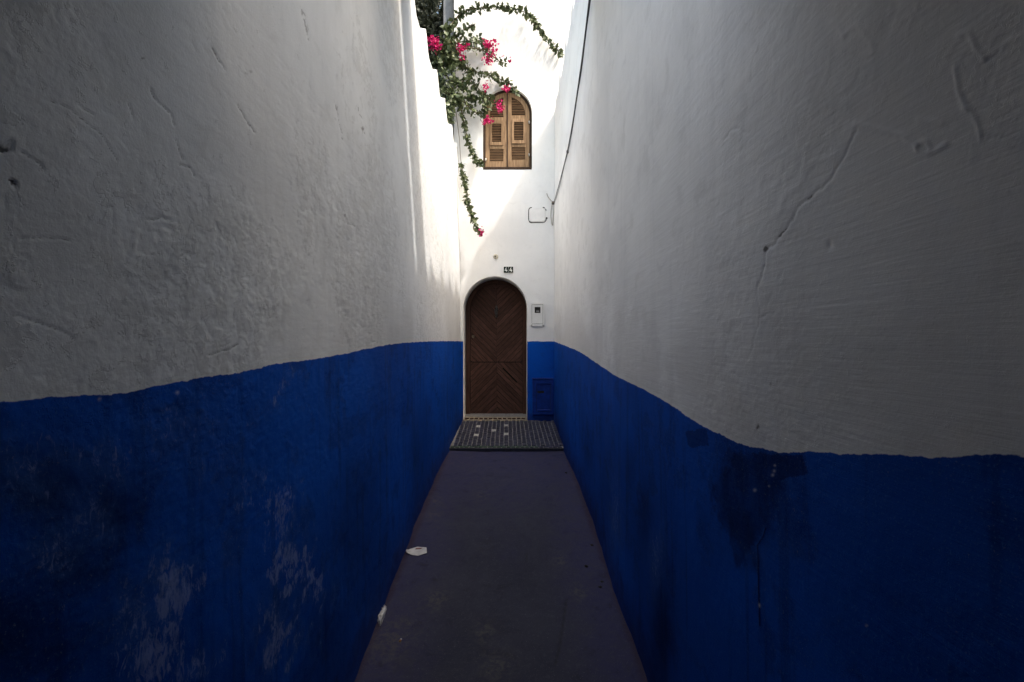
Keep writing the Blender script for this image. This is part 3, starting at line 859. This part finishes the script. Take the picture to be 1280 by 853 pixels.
for px in (664.6, 678.7):
    bm = bmesh.new(); bmesh.ops.create_icosphere(bm, subdivisions=2, radius=.012, matrix=Matrix.Translation((fx(px), D - .024, fz(406.8))))
    from_bm('screw', bm, plain('screw_metal', (.45, .44, .42), .4, .2, 30, 0, .6), mb, True)

M_BLUEBOX = plain('blue_paint_on_metal', (0.0030, 0.033, 0.25), .5, .35, 14, .002)
ub = empty('utility_box', (fx(678.5), D, fz(518)), 'blue painted recessed utility box low beside the door', 'utility box')
plate('box_frame', rrect(665.6, 474.2, 691.6, 518.0, .5), [rrect(670.3, 479.5, 688.6, 514.5, .5)[::-1]], D - .030, D + .01, M_BLUEBOX, ub)
plate('box_door', rrect(670.8, 480.0, 688.1, 514.0, .4), [rrect(671.6, 488.6, 680.0, 491.6, .3)[::-1]], D - .012, D + .004, M_BLUEBOX, ub)
prism('seam', rrect(670.4, 479.6, 688.5, 514.4, .4), D - .005, D + .002, M_SEAM, ub)
box('lower_lip', (fx(671.2), D - .036, fz(514.0)), (fx(687.6), D - .013, fz(511.6)), M_BLUEBOX, ub, .004)
box('upper_lip', (fx(664.8), D - .040, fz(474.0)), (fx(692.0), D - .002, fz(472.6)), M_BLUEBOX, ub, .004)

jc = empty('junction_cover', (fx(671.3), D, fz(279)), 'square white cover plate with rounded corners and dark broken seam on the upper wall', 'cover plate')
def arcpts(full, i0, i1): return full[i0:i1]
full = rrect(660.6, 259.6, 682.6, 278.6, 4.2, 5)
prism('cover', rrect(661.6, 260.6, 681.6, 277.6, 3.6, 5), D - .012, D + .004, M_WHITE, jc, .004)
ring_pts = [Vector((x, D - .003, z)) for x, z in full]
ring_pts.append(ring_pts[0])
for i0, i1, r in ((0, 5, .006), (6, 8, .009), (9, 11, .010), (12, 18, .0085), (18, 20, .005), (20, 23, .011), (23, 25, .007)):
    bm = bmesh.new(); add_tube(bm, ring_pts[i0:i1 + 1], r * .62, 6)
    from_bm('seam', bm, M_SEAM, jc, True)
bm = bmesh.new(); bmesh.ops.create_icosphere(bm, subdivisions=1, radius=.014, matrix=Matrix.Translation((fx(683.2), D - .006, fz(273))))
from_bm('catch', bm, M_SEAM, jc, True)

bell = empty('wall_fitting', (fx(619.6), D, fz(321)), 'small round cream fitting with a dark hole above the door arch', 'wall fitting')
bm = bmesh.new()
bmesh.ops.create_cone(bm, cap_ends=True, segments=20, radius1=.036, radius2=.028, depth=.022, matrix=Matrix.Translation((fx(619.8), D - .010, fz(321))) @ Matrix.Rotation(math.radians(90), 4, 'X'))
from_bm('base', bm, plain('cream_plastic', (.62, .57, .45), .5, .2, 20), bell)
bm = bmesh.new()
bmesh.ops.create_cone(bm, cap_ends=True, segments=14, radius1=.010, radius2=.012, depth=.012, matrix=Matrix.Translation((fx(619.2), D - .026, fz(321.2))) @ Matrix.Rotation(math.radians(90), 4, 'X'))
from_bm('socket', bm, plain('dull_brown', (.06, .05, .04), .6, .2), bell)

# house number: two enamel tiles, 4 and 4
M_ENB = plain('dark_green_enamel', (.012, .02, .014), .25, .2, 20)
M_ENW = plain('white_enamel', (.82, .82, .78), .3, .05)
hn = empty('house_number', (fx(635.4), D, fz(342)), 'house number 44 in white on two dark tiles above the door', 'house number')
box('plate_rim', (fx(629.3), D - .006, fz(341.8)), (fx(641.6), D + .004, fz(333.3)), M_ENW, hn, .002)
for i, x0 in enumerate((629.7, 635.7)):
    t = box('number_tile', (fx(x0), D - .016, fz(341.3)), (fx(x0 + 5.7), D - .0065, fz(333.8)), M_ENB, hn, .0015)
    X0, X1, Z0, Z1 = fx(x0 + 1.1), fx(x0 + 4.5), fz(340.2), fz(334.9)
    W_, H_ = X1 - X0, Z1 - Z0
    g = [(0.64, 0.0), (0.84, 0.0), (0.86, 0.20), (1.0, 0.20), (1.0, 0.38), (0.86, 0.38), (0.86, 0.58), (0.64, 0.58), (0.64, 0.38), (0.32, 0.38), (0.76, 1.0), (0.50, 1.0), (0.04, 0.36), (0.04, 0.20), (0.64, 0.20)]
    fig = plate('numeral', [(X0 + a * W_, Z0 + b_ * H_) for a, b_ in g], [], D - .0175, D - .0155, M_ENW, None)
    fig.parent = t; fig.location = (0, 0, 0)
    # undo the parents' offsets so that the numeral keeps its world place
    fig.matrix_parent_inverse = Matrix.Identity(4)

# ------------------------------------------------------------------ tiled landing before the door
landing = empty('tiled_landing', (-.05, 5.8, zfloor(5.8)), None, None)
tag(landing, 'raised landing of small dark blue tiles with five pale ones before the door', 'landing', kind='structure')
LY0, LH = 5.21, .04
def lz(y): return SL * y + LH - .004
def landing_mesh():
    ys = np.linspace(LY0, D + .38, 14)
    vs = []; fs = []
    for y in ys:
        l = wall_x(-1, np.array(y), np.array(zfloor(y))) - .02; r = wall_x(1, np.array(y), np.array(zfloor(y))) + .02
        if y > D - .01: l, r = fx(579) - .0, fx(659.4)
        k = len(vs)
        vs.extend([(l, y, zfloor(y) - .05), (l, y, lz(y)), (r, y, lz(y)), (r, y, zfloor(y) - .05)])
        if k:
            for i in range(3): fs.append((k - 4 + i, k - 3 + i, k + 1 + i, k + i))
    fs.append((0, 1, 2, 3))
    return obj('mortar_bed', vs, fs, M_GROUT, landing)
landing_mesh()
box('riser', (-.722, LY0 - .010, zfloor(LY0) - .03), (.590, LY0 + .004, lz(LY0) - .001), plain('dark_riser_paint', (.022, .024, .038), .7, .5, 30, .002), landing, .003)
def tile_mat(name, c, c2):
    b = NB(name); oi = b.n('ObjectInfo'); co = b.coords()
    n = b.noise(co, 25, 4)
    col = b.mix(oi.outputs['Random'], c, c2)
    col = b.mix(b.math('MULTIPLY', b.ramp(n, .5, .75), .4), col, (.10, .095, .09))
    return b.done(col, b.math('MULTIPLY_ADD', n, .4, .25), b.bump(n, .4, .002), .4)
M_TB = tile_mat('dark_blue_glazed_tile', (.014, .016, .034), (.036, .036, .062))
M_TG = tile_mat('dark_green_glazed_tile', (.024, .050, .030), (.036, .070, .042))
M_TW = tile_mat('pale_glazed_tile', (.42, .41, .37), (.50, .48, .43))
cw, rw = .0535, .0985
NX, NR = 24, 12
tmesh = {}
def tile_proto(w_, l_, m):
    key = (round(w_, 4), round(l_, 4), m.name)
    if key not in tmesh:
        bm = bmesh.new(); add_box(bm, (-w_ / 2, -l_ / 2, -.008), (w_ / 2, l_ / 2, .006), .0022)
        bmesh.ops.recalc_face_normals(bm, faces=bm.faces)
        me = bpy.data.meshes.new('tile'); bm.to_mesh(me); bm.free(); me.materials.append(m); tmesh[key] = me
    return tmesh[key]
pale = {(4, 8), (11, 8), (8, 6), (4, 4), (11, 4)}
rt = random.Random(5)
xl0 = -.448 - 4 * cw
for c in range(-1, NX + 1):
    x = xl0 + c * cw
    stag = (c % 2) * .5
    for r in range(NR):
        y = LY0 + .052 + (r + .5) * rw + (stag - .25) * rw * .9
        m = M_TW if (c, r) in pale else M_TB
        L = rw - .009; W_ = cw - .0095
        if m is M_TW: L = rw - .012; W_ = cw + .004
        if y > D - .05 or y < LY0 + .075: continue
        l = float(wall_x(-1, np.array(y), np.array(zfloor(y)))) + .015; rr_ = float(wall_x(1, np.array(y), np.array(zfloor(y)))) - .012
        if x - cw / 2 < l - .02 or x + cw / 2 > rr_ + .02: continue
        o = bpy.data.objects.new('tile', tile_proto(W_, L, m)); C.objects.link(o)
        o.parent = landing
        o.location = Vector((x + (y - 5.8) * -.012 + rt.uniform(-.0015, .0015), y + rt.uniform(-.002, .002), lz(y) + .004 + rt.uniform(-.001, .0012))) - landing.location
        o.rotation_euler = (math.atan(SL) + rt.uniform(-.012, .012), rt.uniform(-.015, .015), rt.uniform(-.015, .015))
for c in range(-1, NX + 2):
    x = xl0 - .02 + c * cw
    y = LY0 + .028
    if x < -.72 or x > .59: continue
    m = M_TG if x < .30 else M_TB
    o = bpy.data.objects.new('tile', tile_proto(cw - .006, .048, m)); C.objects.link(o)
    o.parent = landing; o.location = Vector((x, y, lz(y) + .004)) - landing.location
    o.rotation_euler = (math.atan(SL) + .02, rt.uniform(-.02, .02), 0)

# ------------------------------------------------------------------ cable and its bracket on the right wall
def on_right(px, py, out=.012):
    d = RTOP / ((px - 640) / F)
    for _ in range(6):
        z = EYE - (py - 426.5) / F * d
        d = float(wall_x(1, np.array(d), np.array(z)) - .006) * F / (px - 640)
    z = EYE - (py - 426.5) / F * d
    return Vector((float(wall_x(1, np.array(d), np.array(z))) - out, d, z))
cab = empty('cable', on_right(694, 250), 'dark grey cable sagging along the top of the right white wall', 'cable')
cpx = [(745, -45), (742, -18), (739, 0), (736.5, 20), (733, 48), (729, 78), (725, 105), (720, 138), (715.5, 165), (710.5, 190), (706, 208), (700, 231), (693.8, 252)]
pts = smooth_line([on_right(a, b_, .018) for a, b_ in cpx], 3)
M_RUB = plain('dark_cable_sheath', (.045, .045, .046), .5, .3, 40)
tube('sheath', pts, [.0085 - .0045 * i / (len(pts) - 1) for i in range(len(pts))], M_RUB, cab, 8)
tube('second_strand', [p + Vector((.004, 0, -.018 + .012 * math.sin(i * .7))) for i, p in enumerate(pts)], .003, M_RUB, cab, 6)
for (a, b_) in ((710.2, 190),):
    q = on_right(a, b_, .014)
    box('clip', q - Vector((.010, .012, .015)), q + Vector((.012, .012, .015)), M_RUB, cab, .004)
br = empty('cable_bracket', P(691, 254, D - .05), 'small metal cable bracket with loose thin wires in the upper right corner', 'bracket')
q = P(692.4, 253.5, D - .06)
box('clamp', q + Vector((-.03, -.012, -.022)), q + Vector((.035, .03, .018)), plain('aged_clamp_metal', (.14, .12, .10), .5, .3, 30, 0, .5), br, .006)
M_WIRE = plain('painted_wire', (.45, .42, .37), .7, .3, 30)
for line in ([(683.5, 242), (685, 246), (688, 250), (691, 253)], [(690.5, 254), (689, 262), (688.6, 270), (689.6, 279), (690.6, 282)], [(693, 255), (692.8, 262), (691.6, 272), (690.7, 282)]):
    tube('wire', smooth_line([P(a, b_, D - .035) for a, b_ in line], 4), .006, M_WIRE, br, 6)

# ------------------------------------------------------------------ plants
def leaves(name, pos, nrm, size, m, parent, rs, fold=.25, tint=None, aspect=.72):
    """folded pointed leaves: two triangles a side, one mesh"""
    n = len(pos)
    pos = np.asarray(pos, float)
    a = rs.normal(size=(n, 3)) + np.asarray(nrm)          # the way the leaf points
    a /= np.linalg.norm(a, axis=1)[:, None]
    up = rs.normal(size=(n, 3)); b = np.cross(a, up); b /= np.linalg.norm(b, axis=1)[:, None]
    c = np.cross(a, b)
    L = size * rs.uniform(.6, 1.25, n)[:, None]; Wd = L * aspect * .5
    base = pos; tip = pos + a * L
    midp = pos + a * L * .42
    l = midp + b * Wd + c * Wd * fold; r = midp - b * Wd + c * Wd * fold
    l2 = pos + a * L * .12 + b * Wd * .5 + c * Wd * fold * .5; r2 = pos + a * L * .12 - b * Wd * .5 + c * Wd * fold * .5
    V = np.stack([base, l2, l, tip, r, r2], 1).reshape(-1, 3)
    i = np.arange(n)[:, None] * 6
    Fc = np.concatenate([np.concatenate([i, i + 1, i + 2, i + 3], 1), np.concatenate([i, i + 3, i + 4, i + 5], 1)], 0)
    me = bpy.data.meshes.new(name)
    me.from_pydata(V.tolist(), [], Fc.tolist())
    at = me.attributes.new('tint', 'FLOAT', 'POINT')
    t = rs.random(n) if tint is None else np.clip(tint + rs.normal(0, .2, n), 0, 1)
    at.data.foreach_set('value', np.repeat(t, 6).astype(np.float32))
    me.materials.append(m)
    return link(name, me, parent)

def wparent(o, parent):
    """re-parent a world-coordinate mesh below a part"""
    o.parent = parent
    return o

boug_base = Vector((-1.12, 6.15, zfloor(6.15)))
boug = empty('bougainvillea', boug_base, 'magenta bougainvillea climbing over the left wall with long leafy shoots', 'climbing plant')
rb = np.random.default_rng(21)
trunk_pts = [boug_base + Vector(v) for v in ((0, 0, -.05), (.02, .01, .8), (-.03, .0, 1.8), (.03, -.02, 2.8), (.04, 0, 3.6), (.08, 0, 4.1), (.14, .02, 4.55))]
tube('trunk', smooth_line(trunk_pts, 3), [.045 - .0014 * i for i in range(19)], M_TWIG, boug, 8)

BR = [  # px polyline, depth start, depth end, leaves per metre, spread, leaf size, droop
    ([(557, 60), (560, 40), (565, 30), (571, 22), (580, 15), (592, 11), (605, 10), (618, 9), (632, 10), (645, 12), (655, 15), (663, 20), (668, 27), (675, 36), (682, 46), (689, 55), (697, 63), (704, 70)], 6.12, 6.30, 185, .020, .070, .3),
    ([(558, 62), (566, 48), (573, 42), (582, 36), (590, 32), (593, 31)], 6.10, 6.28, 170, .022, .062, .2),
    ([(556, 70), (567, 56), (580, 52), (592, 51), (602, 51), (608, 56), (613, 66)], 6.12, 6.30, 300, .050, .066, .5),
    ([(557, 75), (570, 62), (585, 60), (600, 62), (612, 68), (620, 74), (627, 78), (632, 77)], 6.10, 6.28, 120, .030, .045, .4),
    ([(558, 80), (572, 72), (580, 82), (590, 88), (602, 92), (615, 95), (627, 100), (636, 105), (643, 110), (645, 113)], 6.12, 6.31, 200, .028, .066, .5),
    ([(557, 112), (567, 110), (575, 105), (585, 98), (592, 105), (600, 113), (608, 120), (612, 124)], 6.10, 6.28, 190, .034, .066, .4),
    ([(556, 116), (570, 121), (585, 124), (600, 124), (610, 125), (616, 128)], 6.08, 6.28, 300, .042, .064, .3),
    ([(560, 120), (580, 128), (590, 138), (598, 142), (606, 138), (608, 128)], 6.10, 6.26, 160, .030, .064, .4),
    ([(562, 112), (574, 124), (577, 137), (580, 152), (583, 168), (587, 183), (593, 197), (600, 204), (604, 206)], 6.10, 6.28, 260, .019, .058, .5),
    ([(570, 140), (574, 172), (576, 200), (579, 215), (581, 232), (584, 248), (588, 264), (593, 278), (598, 288), (601, 292)], 6.14, 6.22, 250, .016, .060, .5),
    ([(557, 90), (562, 100), (574, 104), (582, 108), (588, 116), (592, 124)], 6.08, 6.2, 190, .036, .062, .4),
    ([(558, 70), (570, 72), (578, 78), (582, 88), (586, 96)], 6.06, 6.2, 170, .034, .062, .4),
]
FLOW = {  # branch -> px clusters (x, y, rx, ry, count)
    2: [(612, 56, 8, 7, 46), (609, 75, 6, 6, 30), (617, 66, 4, 5, 12)],
    3: [(629, 70, .8, 1.5, 2), (638, 75, .9, 3, 4)],
    4: [(633, 111, 5, 3, 18)],
    5: [(607, 108, 3.5, 5, 14)],
    6: [(623, 132, 5, 4, 20), (626, 138, 3.5, 3, 12)],
    7: [(609.5, 152, 5.5, 4.5, 26)],
    9: [(602, 291, 4, 4.5, 16)],
    11: [(575, 62, 7.5, 6, 46), (578, 72, 2.5, 4, 8)],
    1: [(541, 50, 6, 5, 34), (546, 58, 6, 6, 36), (542, 60, 6, 5, 14)],
}
for bi, (line, d0, d1, dens, spread, size, droop) in enumerate(BR):
    n = len(line)
    wp = smooth_line([P(a, b_, d0 + (d1 - d0) * min(1, i / (n - 1) * 1.6) + rb.normal(0, .01)) for i, (a, b_) in enumerate(line)], 4)
    br_o = tube('shoot', wp, [(.010 if bi != 9 else .0045) * (1 - .65 * i / (len(wp) - 1)) for i in range(len(wp))], M_TWIG, boug, 5)
    A = np.array([tuple(p) for p in wp])
    seg = np.linalg.norm(np.diff(A, axis=0), axis=1); cum = np.concatenate([[0], np.cumsum(seg)])
    cnt = int(cum[-1] * dens)
    tpar = rb.random(cnt) * cum[-1]
    if bi == 9:
        keep = []
        for k in range(cnt):
            f = tpar[k] / cum[-1]
            if f < .40: continue
            if .455 < f < .49 and rb.random() < .7: continue
            keep.append(k)
        tpar = tpar[keep]; cnt = len(tpar)
    pos = np.stack([np.interp(tpar, cum, A[:, j]) for j in range(3)], -1)
    cl = rb.normal(size=(cnt, 3)) * spread * np.array([1, .9, 1])
    cl[:, 2] -= np.abs(rb.normal(size=cnt)) * spread * droop
    taper = 1 - .35 * (tpar / cum[-1])[:, None]
    pos = pos + cl * taper
    pos[:, 1] = np.minimum(pos[:, 1], D - .045)
    pos[:, 0] = np.maximum(pos[:, 0], -1.2)
    nr = np.zeros((cnt, 3)); nr[:, 2] = -droop * 1.5; nr[:, 1] = -.3
    fo_ = leaves('foliage', pos, nr, size, M_LEAF, None, rb, tint=.42 if bi not in (9, 8) else .62)
    wparent(fo_, br_o)
    tag(fo_, kind='stuff')
    for (cx, cy, rx, ry, c_) in FLOW.get(bi, []):
        dd = 6.14 if bi != 1 else 6.0
        if bi in (9,): dd = 6.2
        pp = np.array([tuple(P(cx + rb.normal() * rx * .52, cy + rb.normal() * ry * .52, dd + rb.normal() * .03)) for _ in range(int(c_ * 2.3))])
        pp[:, 1] = np.minimum(pp[:, 1], D - .05)
        nr = rb.normal(size=(len(pp), 3)) * .6 + np.array([0, -.5, .1])
        fl = leaves('flower_cluster', pp, nr, .034, M_BRACT, None, rb, fold=.35, tint=.5, aspect=.9)
        wparent(fl, br_o); tag(fl, kind='stuff')
        # short stalk carrying the cluster
        ipt = A[np.argmin(np.linalg.norm(A - pp.mean(0), axis=1))]
# inner leaf mass over the wall head
pos = []
for (cx, cy, sx, sy, c_) in ((556, 75, 7, 16, 170), (560, 60, 6, 10, 90), (552, 100, 6, 10, 60), (561, 120, 8, 7, 170), (563, 135, 6, 9, 130), (560, 145, 4, 7, 60), (566, 90, 4, 10, 60), (546, 70, 4, 8, 40), (560, 38, 4, 6, 40), (548, 62, 6, 8, 60)):
    for _ in range(c_):
        pos.append(tuple(P(cx + rb.normal() * sx * .7, cy + rb.normal() * sy * .7, 6.12 + rb.normal() * .07)))
pos = np.array(pos); pos[:, 1] = np.minimum(pos[:, 1], D - .05)
nr = np.zeros((len(pos), 3)); nr[:, 2] = -.4
tag(leaves('foliage', pos, nr, .066, M_LEAF, boug, rb, tint=.45), kind='stuff')

# dense dark shrub in the garden behind the wall
sh_base = Vector((-1.72, 7.7, zfloor(7.7)))
shrub = empty('tall_shrub', sh_base, 'tall dark green shrub behind the left wall beside the grey pillar', 'shrub')
tube('trunk', smooth_line([sh_base + Vector(v) for v in ((0, 0, -.1), (.05, .05, 1.5), (-.05, 0, 3), (.08, .05, 4.5), (.1, 0, 6.0))], 3), [.09 - .006 * i for i in range(13)], M_TWIG, shrub, 8)
for k in range(9):
    z0 = 2.6 + .42 * k; a = k * 2.4
    tube('limb', [sh_base + Vector((.02, .02, z0)), sh_base + Vector((.3 * math.cos(a), .3 * math.sin(a), z0 + .35)), sh_base + Vector((.55 * math.cos(a), .45 * math.sin(a), z0 + .6))], [.03, .02, .008], M_TWIG, shrub, 5)
cl = rb.normal(size=(900, 3)); cl /= np.linalg.norm(cl, axis=1)[:, None]
cl *= (rb.random(900) ** .45)[:, None] * np.array([.72, .75, 2.3])
cl += np.array([sh_base.x + .12, sh_base.y, 5.9])
pos = np.repeat(cl, 40, 0) + rb.normal(size=(900 * 40, 3)) * .17
pos = pos[pos[:, 0] < -1.0]
nr = np.zeros((len(pos), 3)); nr[:, 2] = -.5; nr[:, 1] = -.3
tag(leaves('crown', pos, nr, .080, M_SHRUB, shrub, rb, tint=.4), kind='stuff')

# grey pillar beside the house corner
pl = empty('grey_pillar', (-.972, 6.93, .5), 'grey rendered pillar at the left corner of the white house, half hidden by leaves', 'pillar')
bm = bmesh.new()
bmesh.ops.create_cone(bm, cap_ends=True, segments=24, radius1=.088, radius2=.086, depth=7.0, matrix=Matrix.Translation((-.960, 6.95, 4.0)))
from_bm('shaft', bm, M_GREYPL, pl, True)
box('cap', (-1.07, 6.84, 7.501), (-.85, 7.06, 7.60), M_GREYPL, pl, .02)

# ------------------------------------------------------------------ out-of-view structure added to shade the near alley
pas = empty('added_shade_passage', (0, -.3, zfloor(0)), 'added out-of-view roof, slab and walls that shade the near end of the alley', 'added shade structure')
PZ = LZ + .02
ROOF_Y = 1.0
PLOW = 2.66
box('added_roof_slab', (LTOP + .03, -3.6, PLOW + .12), (RTOP - .03, ROOF_Y, PLOW + .34), M_GREYPL, pas, .02)  # added roof, darkens the walls nearest the camera
for i in range(8):
    y = -3.3 + i * .58
    if y > ROOF_Y - .13: break
    box('added_beam', (LTOP + .02, y, PLOW), (RTOP - .02, y + .12, PLOW + .117), M_TIMBER, pas, .008)
box('added_bridge_slab', (LTOP - .30, 2.30, PZ + .004), (RTOP - .012, 2.853, PZ + .22), M_WHITE, pas, .02)  # added so its far edge bounds the sun on the left wall
box('added_upper_wall', (RTOP + .012, .75, RZ + .012), (RTOP + .35, 1.90, 7.3), M_WHITE, pas, .02)  # added height that keeps direct sun off the near left wall
box('added_upper_wall', (RTOP + .014, -3.6, RZ + .012), (RTOP + .33, .747, 6.4), M_WHITE, pas, .02)
box('added_rear_wall', (LTOP - .3, -3.9, -.6), (RTOP + .3, -3.61, PZ + .4), M_BOARD, pas, .01)  # added dark wall, closes the passage behind the camera to light
bmx = empty('added_shade_beam', (-.1, 3.16, PZ), 'broad timber added overhead out of view to cast a shade band on the left wall', 'added_beam')
box('added_beam_timber', (LTOP - .15, 2.99, PZ - .004), (RTOP - .016, 3.35, PZ + .10), M_TIMBER, bmx, .012)  # added only for its shadow band across the sunlit left wall

# ------------------------------------------------------------------ litter on the pavement
M_PAPER = plain('grubby_white_paper', (.72, .70, .68), .8, .25, 18, .002)
def fl3(px, py, up=0.0):
    x, y = floor_px(px, py); return Vector((x, y, zfloor(y) + up))
def paper_strip():
    # a folded strip of paper lying flat, its long edges slightly curled
    c = fl3(520, 691)
    pp = empty('paper_wrapper', c, 'flat folded white paper wrapper lying by the left edge of the pavement', 'litter')
    a = [fl3(507, 690), fl3(513, 688), fl3(522, 686.8), fl3(532.8, 686.2)]
    b_ = [fl3(508.5, 693.8), fl3(515, 696.3), fl3(523, 695.6), fl3(533.6, 693.6)]
    vs = []; fs = []
    K = 4
    for i in range(4):
        for k in range(K + 1):
            t = k / K
            p = a[i].lerp(b_[i], t)
            p.z += .012 + .012 * math.sin(i * 1.9 + 1) * (t - .5) + .008 * math.sin(math.pi * t) + (.006 if k == 2 else 0)
            vs.append(p)
    n = len(vs)
    vs += [v - Vector((0, 0, .0025)) for v in vs]
    for i in range(3):
        for k in range(K):
            q = i * (K + 1) + k
            fs.append((q, q + K + 1, q + K + 2, q + 1)); fs.append((n + q, n + q + 1, n + q + K + 2, n + q + K + 1))
    rim = [k for k in range(K + 1)] + [i * (K + 1) + K for i in range(1, 4)] + [3 * (K + 1) + k for k in range(K - 1, -1, -1)] + [i * (K + 1) for i in (2, 1)]
    for u, v in zip(rim, rim[1:] + rim[:1]): fs.append((u, v, n + v, n + u))
    obj('sheet', vs, fs, M_PAPER, pp)
    red = [fl3(520, 690.3), fl3(528, 690.0), fl3(526, 691.2), fl3(519, 691.6)]
    obj('printed_patch', [p + Vector((0, 0, .028)) for p in red] + [p + Vector((0, 0, .026)) for p in red], [(0, 1, 2, 3), (7, 6, 5, 4), (0, 4, 5, 1), (1, 5, 6, 2), (2, 6, 7, 3), (3, 7, 4, 0)], plain('faded_red_print', (.25, .10, .09), .8, .4, 40), pp)
paper_strip()
def crumpled():
    c = fl3(477, 776)
    pp = empty('crumpled_tissue', c, 'crumpled grey white tissue on the pavement against the left wall', 'litter')
    bm = bmesh.new()
    bmesh.ops.create_icosphere(bm, subdivisions=4, radius=1.0)
    from mathutils import noise
    p0, p1 = fl3(480, 762), fl3(475.5, 786)
    ax = (p1 - p0); L = ax.length / 2; ax.normalize(); side = Vector((ax.y, -ax.x, 0)).normalized()
    for v in bm.verts:
        q = v.co.copy()
        f = noise.noise(q * 2.3 + Vector((3, 1, 7))) * .55 + abs(noise.noise(q * 5.1)) * .40 - .1
        q *= (1 + f)
        wv = .42 + .12 * math.sin(q.x * 4)
        off = .10 * math.sin(q.x * 3.0)
        v.co = (p0 + p1) / 2 + ax * (q.x * L * .85) + side * ((q.y * wv + off * 2) * .028 / .5 * .55) + Vector((0, 0, max(q.z * .026, -.012) + .016))
    from_bm('tissue', bm, M_PAPER, pp, False)
crumpled()
bt = empty('cigarette_butt', fl3(500.5, 802), 'tiny orange cigarette butt on the pavement below the crumpled tissue', 'litter')
q0, q1 = fl3(499.8, 803.2, .005), fl3(501.6, 800.2, .005)
tube('filter', [q0, q0.lerp(q1, .55)], .005, plain('orange_filter', (.45, .22, .07), .8, .2), bt, 8)
tube('paper_end', [q0.lerp(q1, .56), q1], .0048, M_PAPER, bt, 8)
M_PEB = plain('dark_pebble', (.018, .015, .013), .7, .4, 60)
lab = ['dark pebble nearest the landing by the right wall', 'dark pebble lying farther out from the right wall foot', 'lone dark pebble midway along the right side of pavement', 'upper of two dark pebbles close together by the right wall', 'lower of two dark pebbles close together by the right wall']
for i, (px, py, r) in enumerate(((707.5, 592, .012), (740, 683, .012), (733, 709.5, .012), (752.6, 729, .011), (750.5, 736, .012))):
    bm = bmesh.new(); bmesh.ops.create_icosphere(bm, subdivisions=2, radius=r)
    from mathutils import noise
    for v in bm.verts:
        v.co *= 1 + .5 * noise.noise(v.co * 90 + Vector((i * 3.1, 0, 0)))
        v.co.z *= .75
    c = fl3(px, py, r * .6)
    bmesh.ops.translate(bm, verts=bm.verts, vec=c)
    o = from_bm('pebble', bm, M_PEB, None, True)
    tag(o, lab[i], 'pebble', 'dark pebbles on the pavement')

# parts parented below parts: keep world coordinates (their parents carry the offset)
bpy.context.view_layer.update()
for o in list(scene.objects):
    if o.type == 'MESH' and o.parent and o.parent.type == 'MESH':
        o.location = (0, 0, 0)
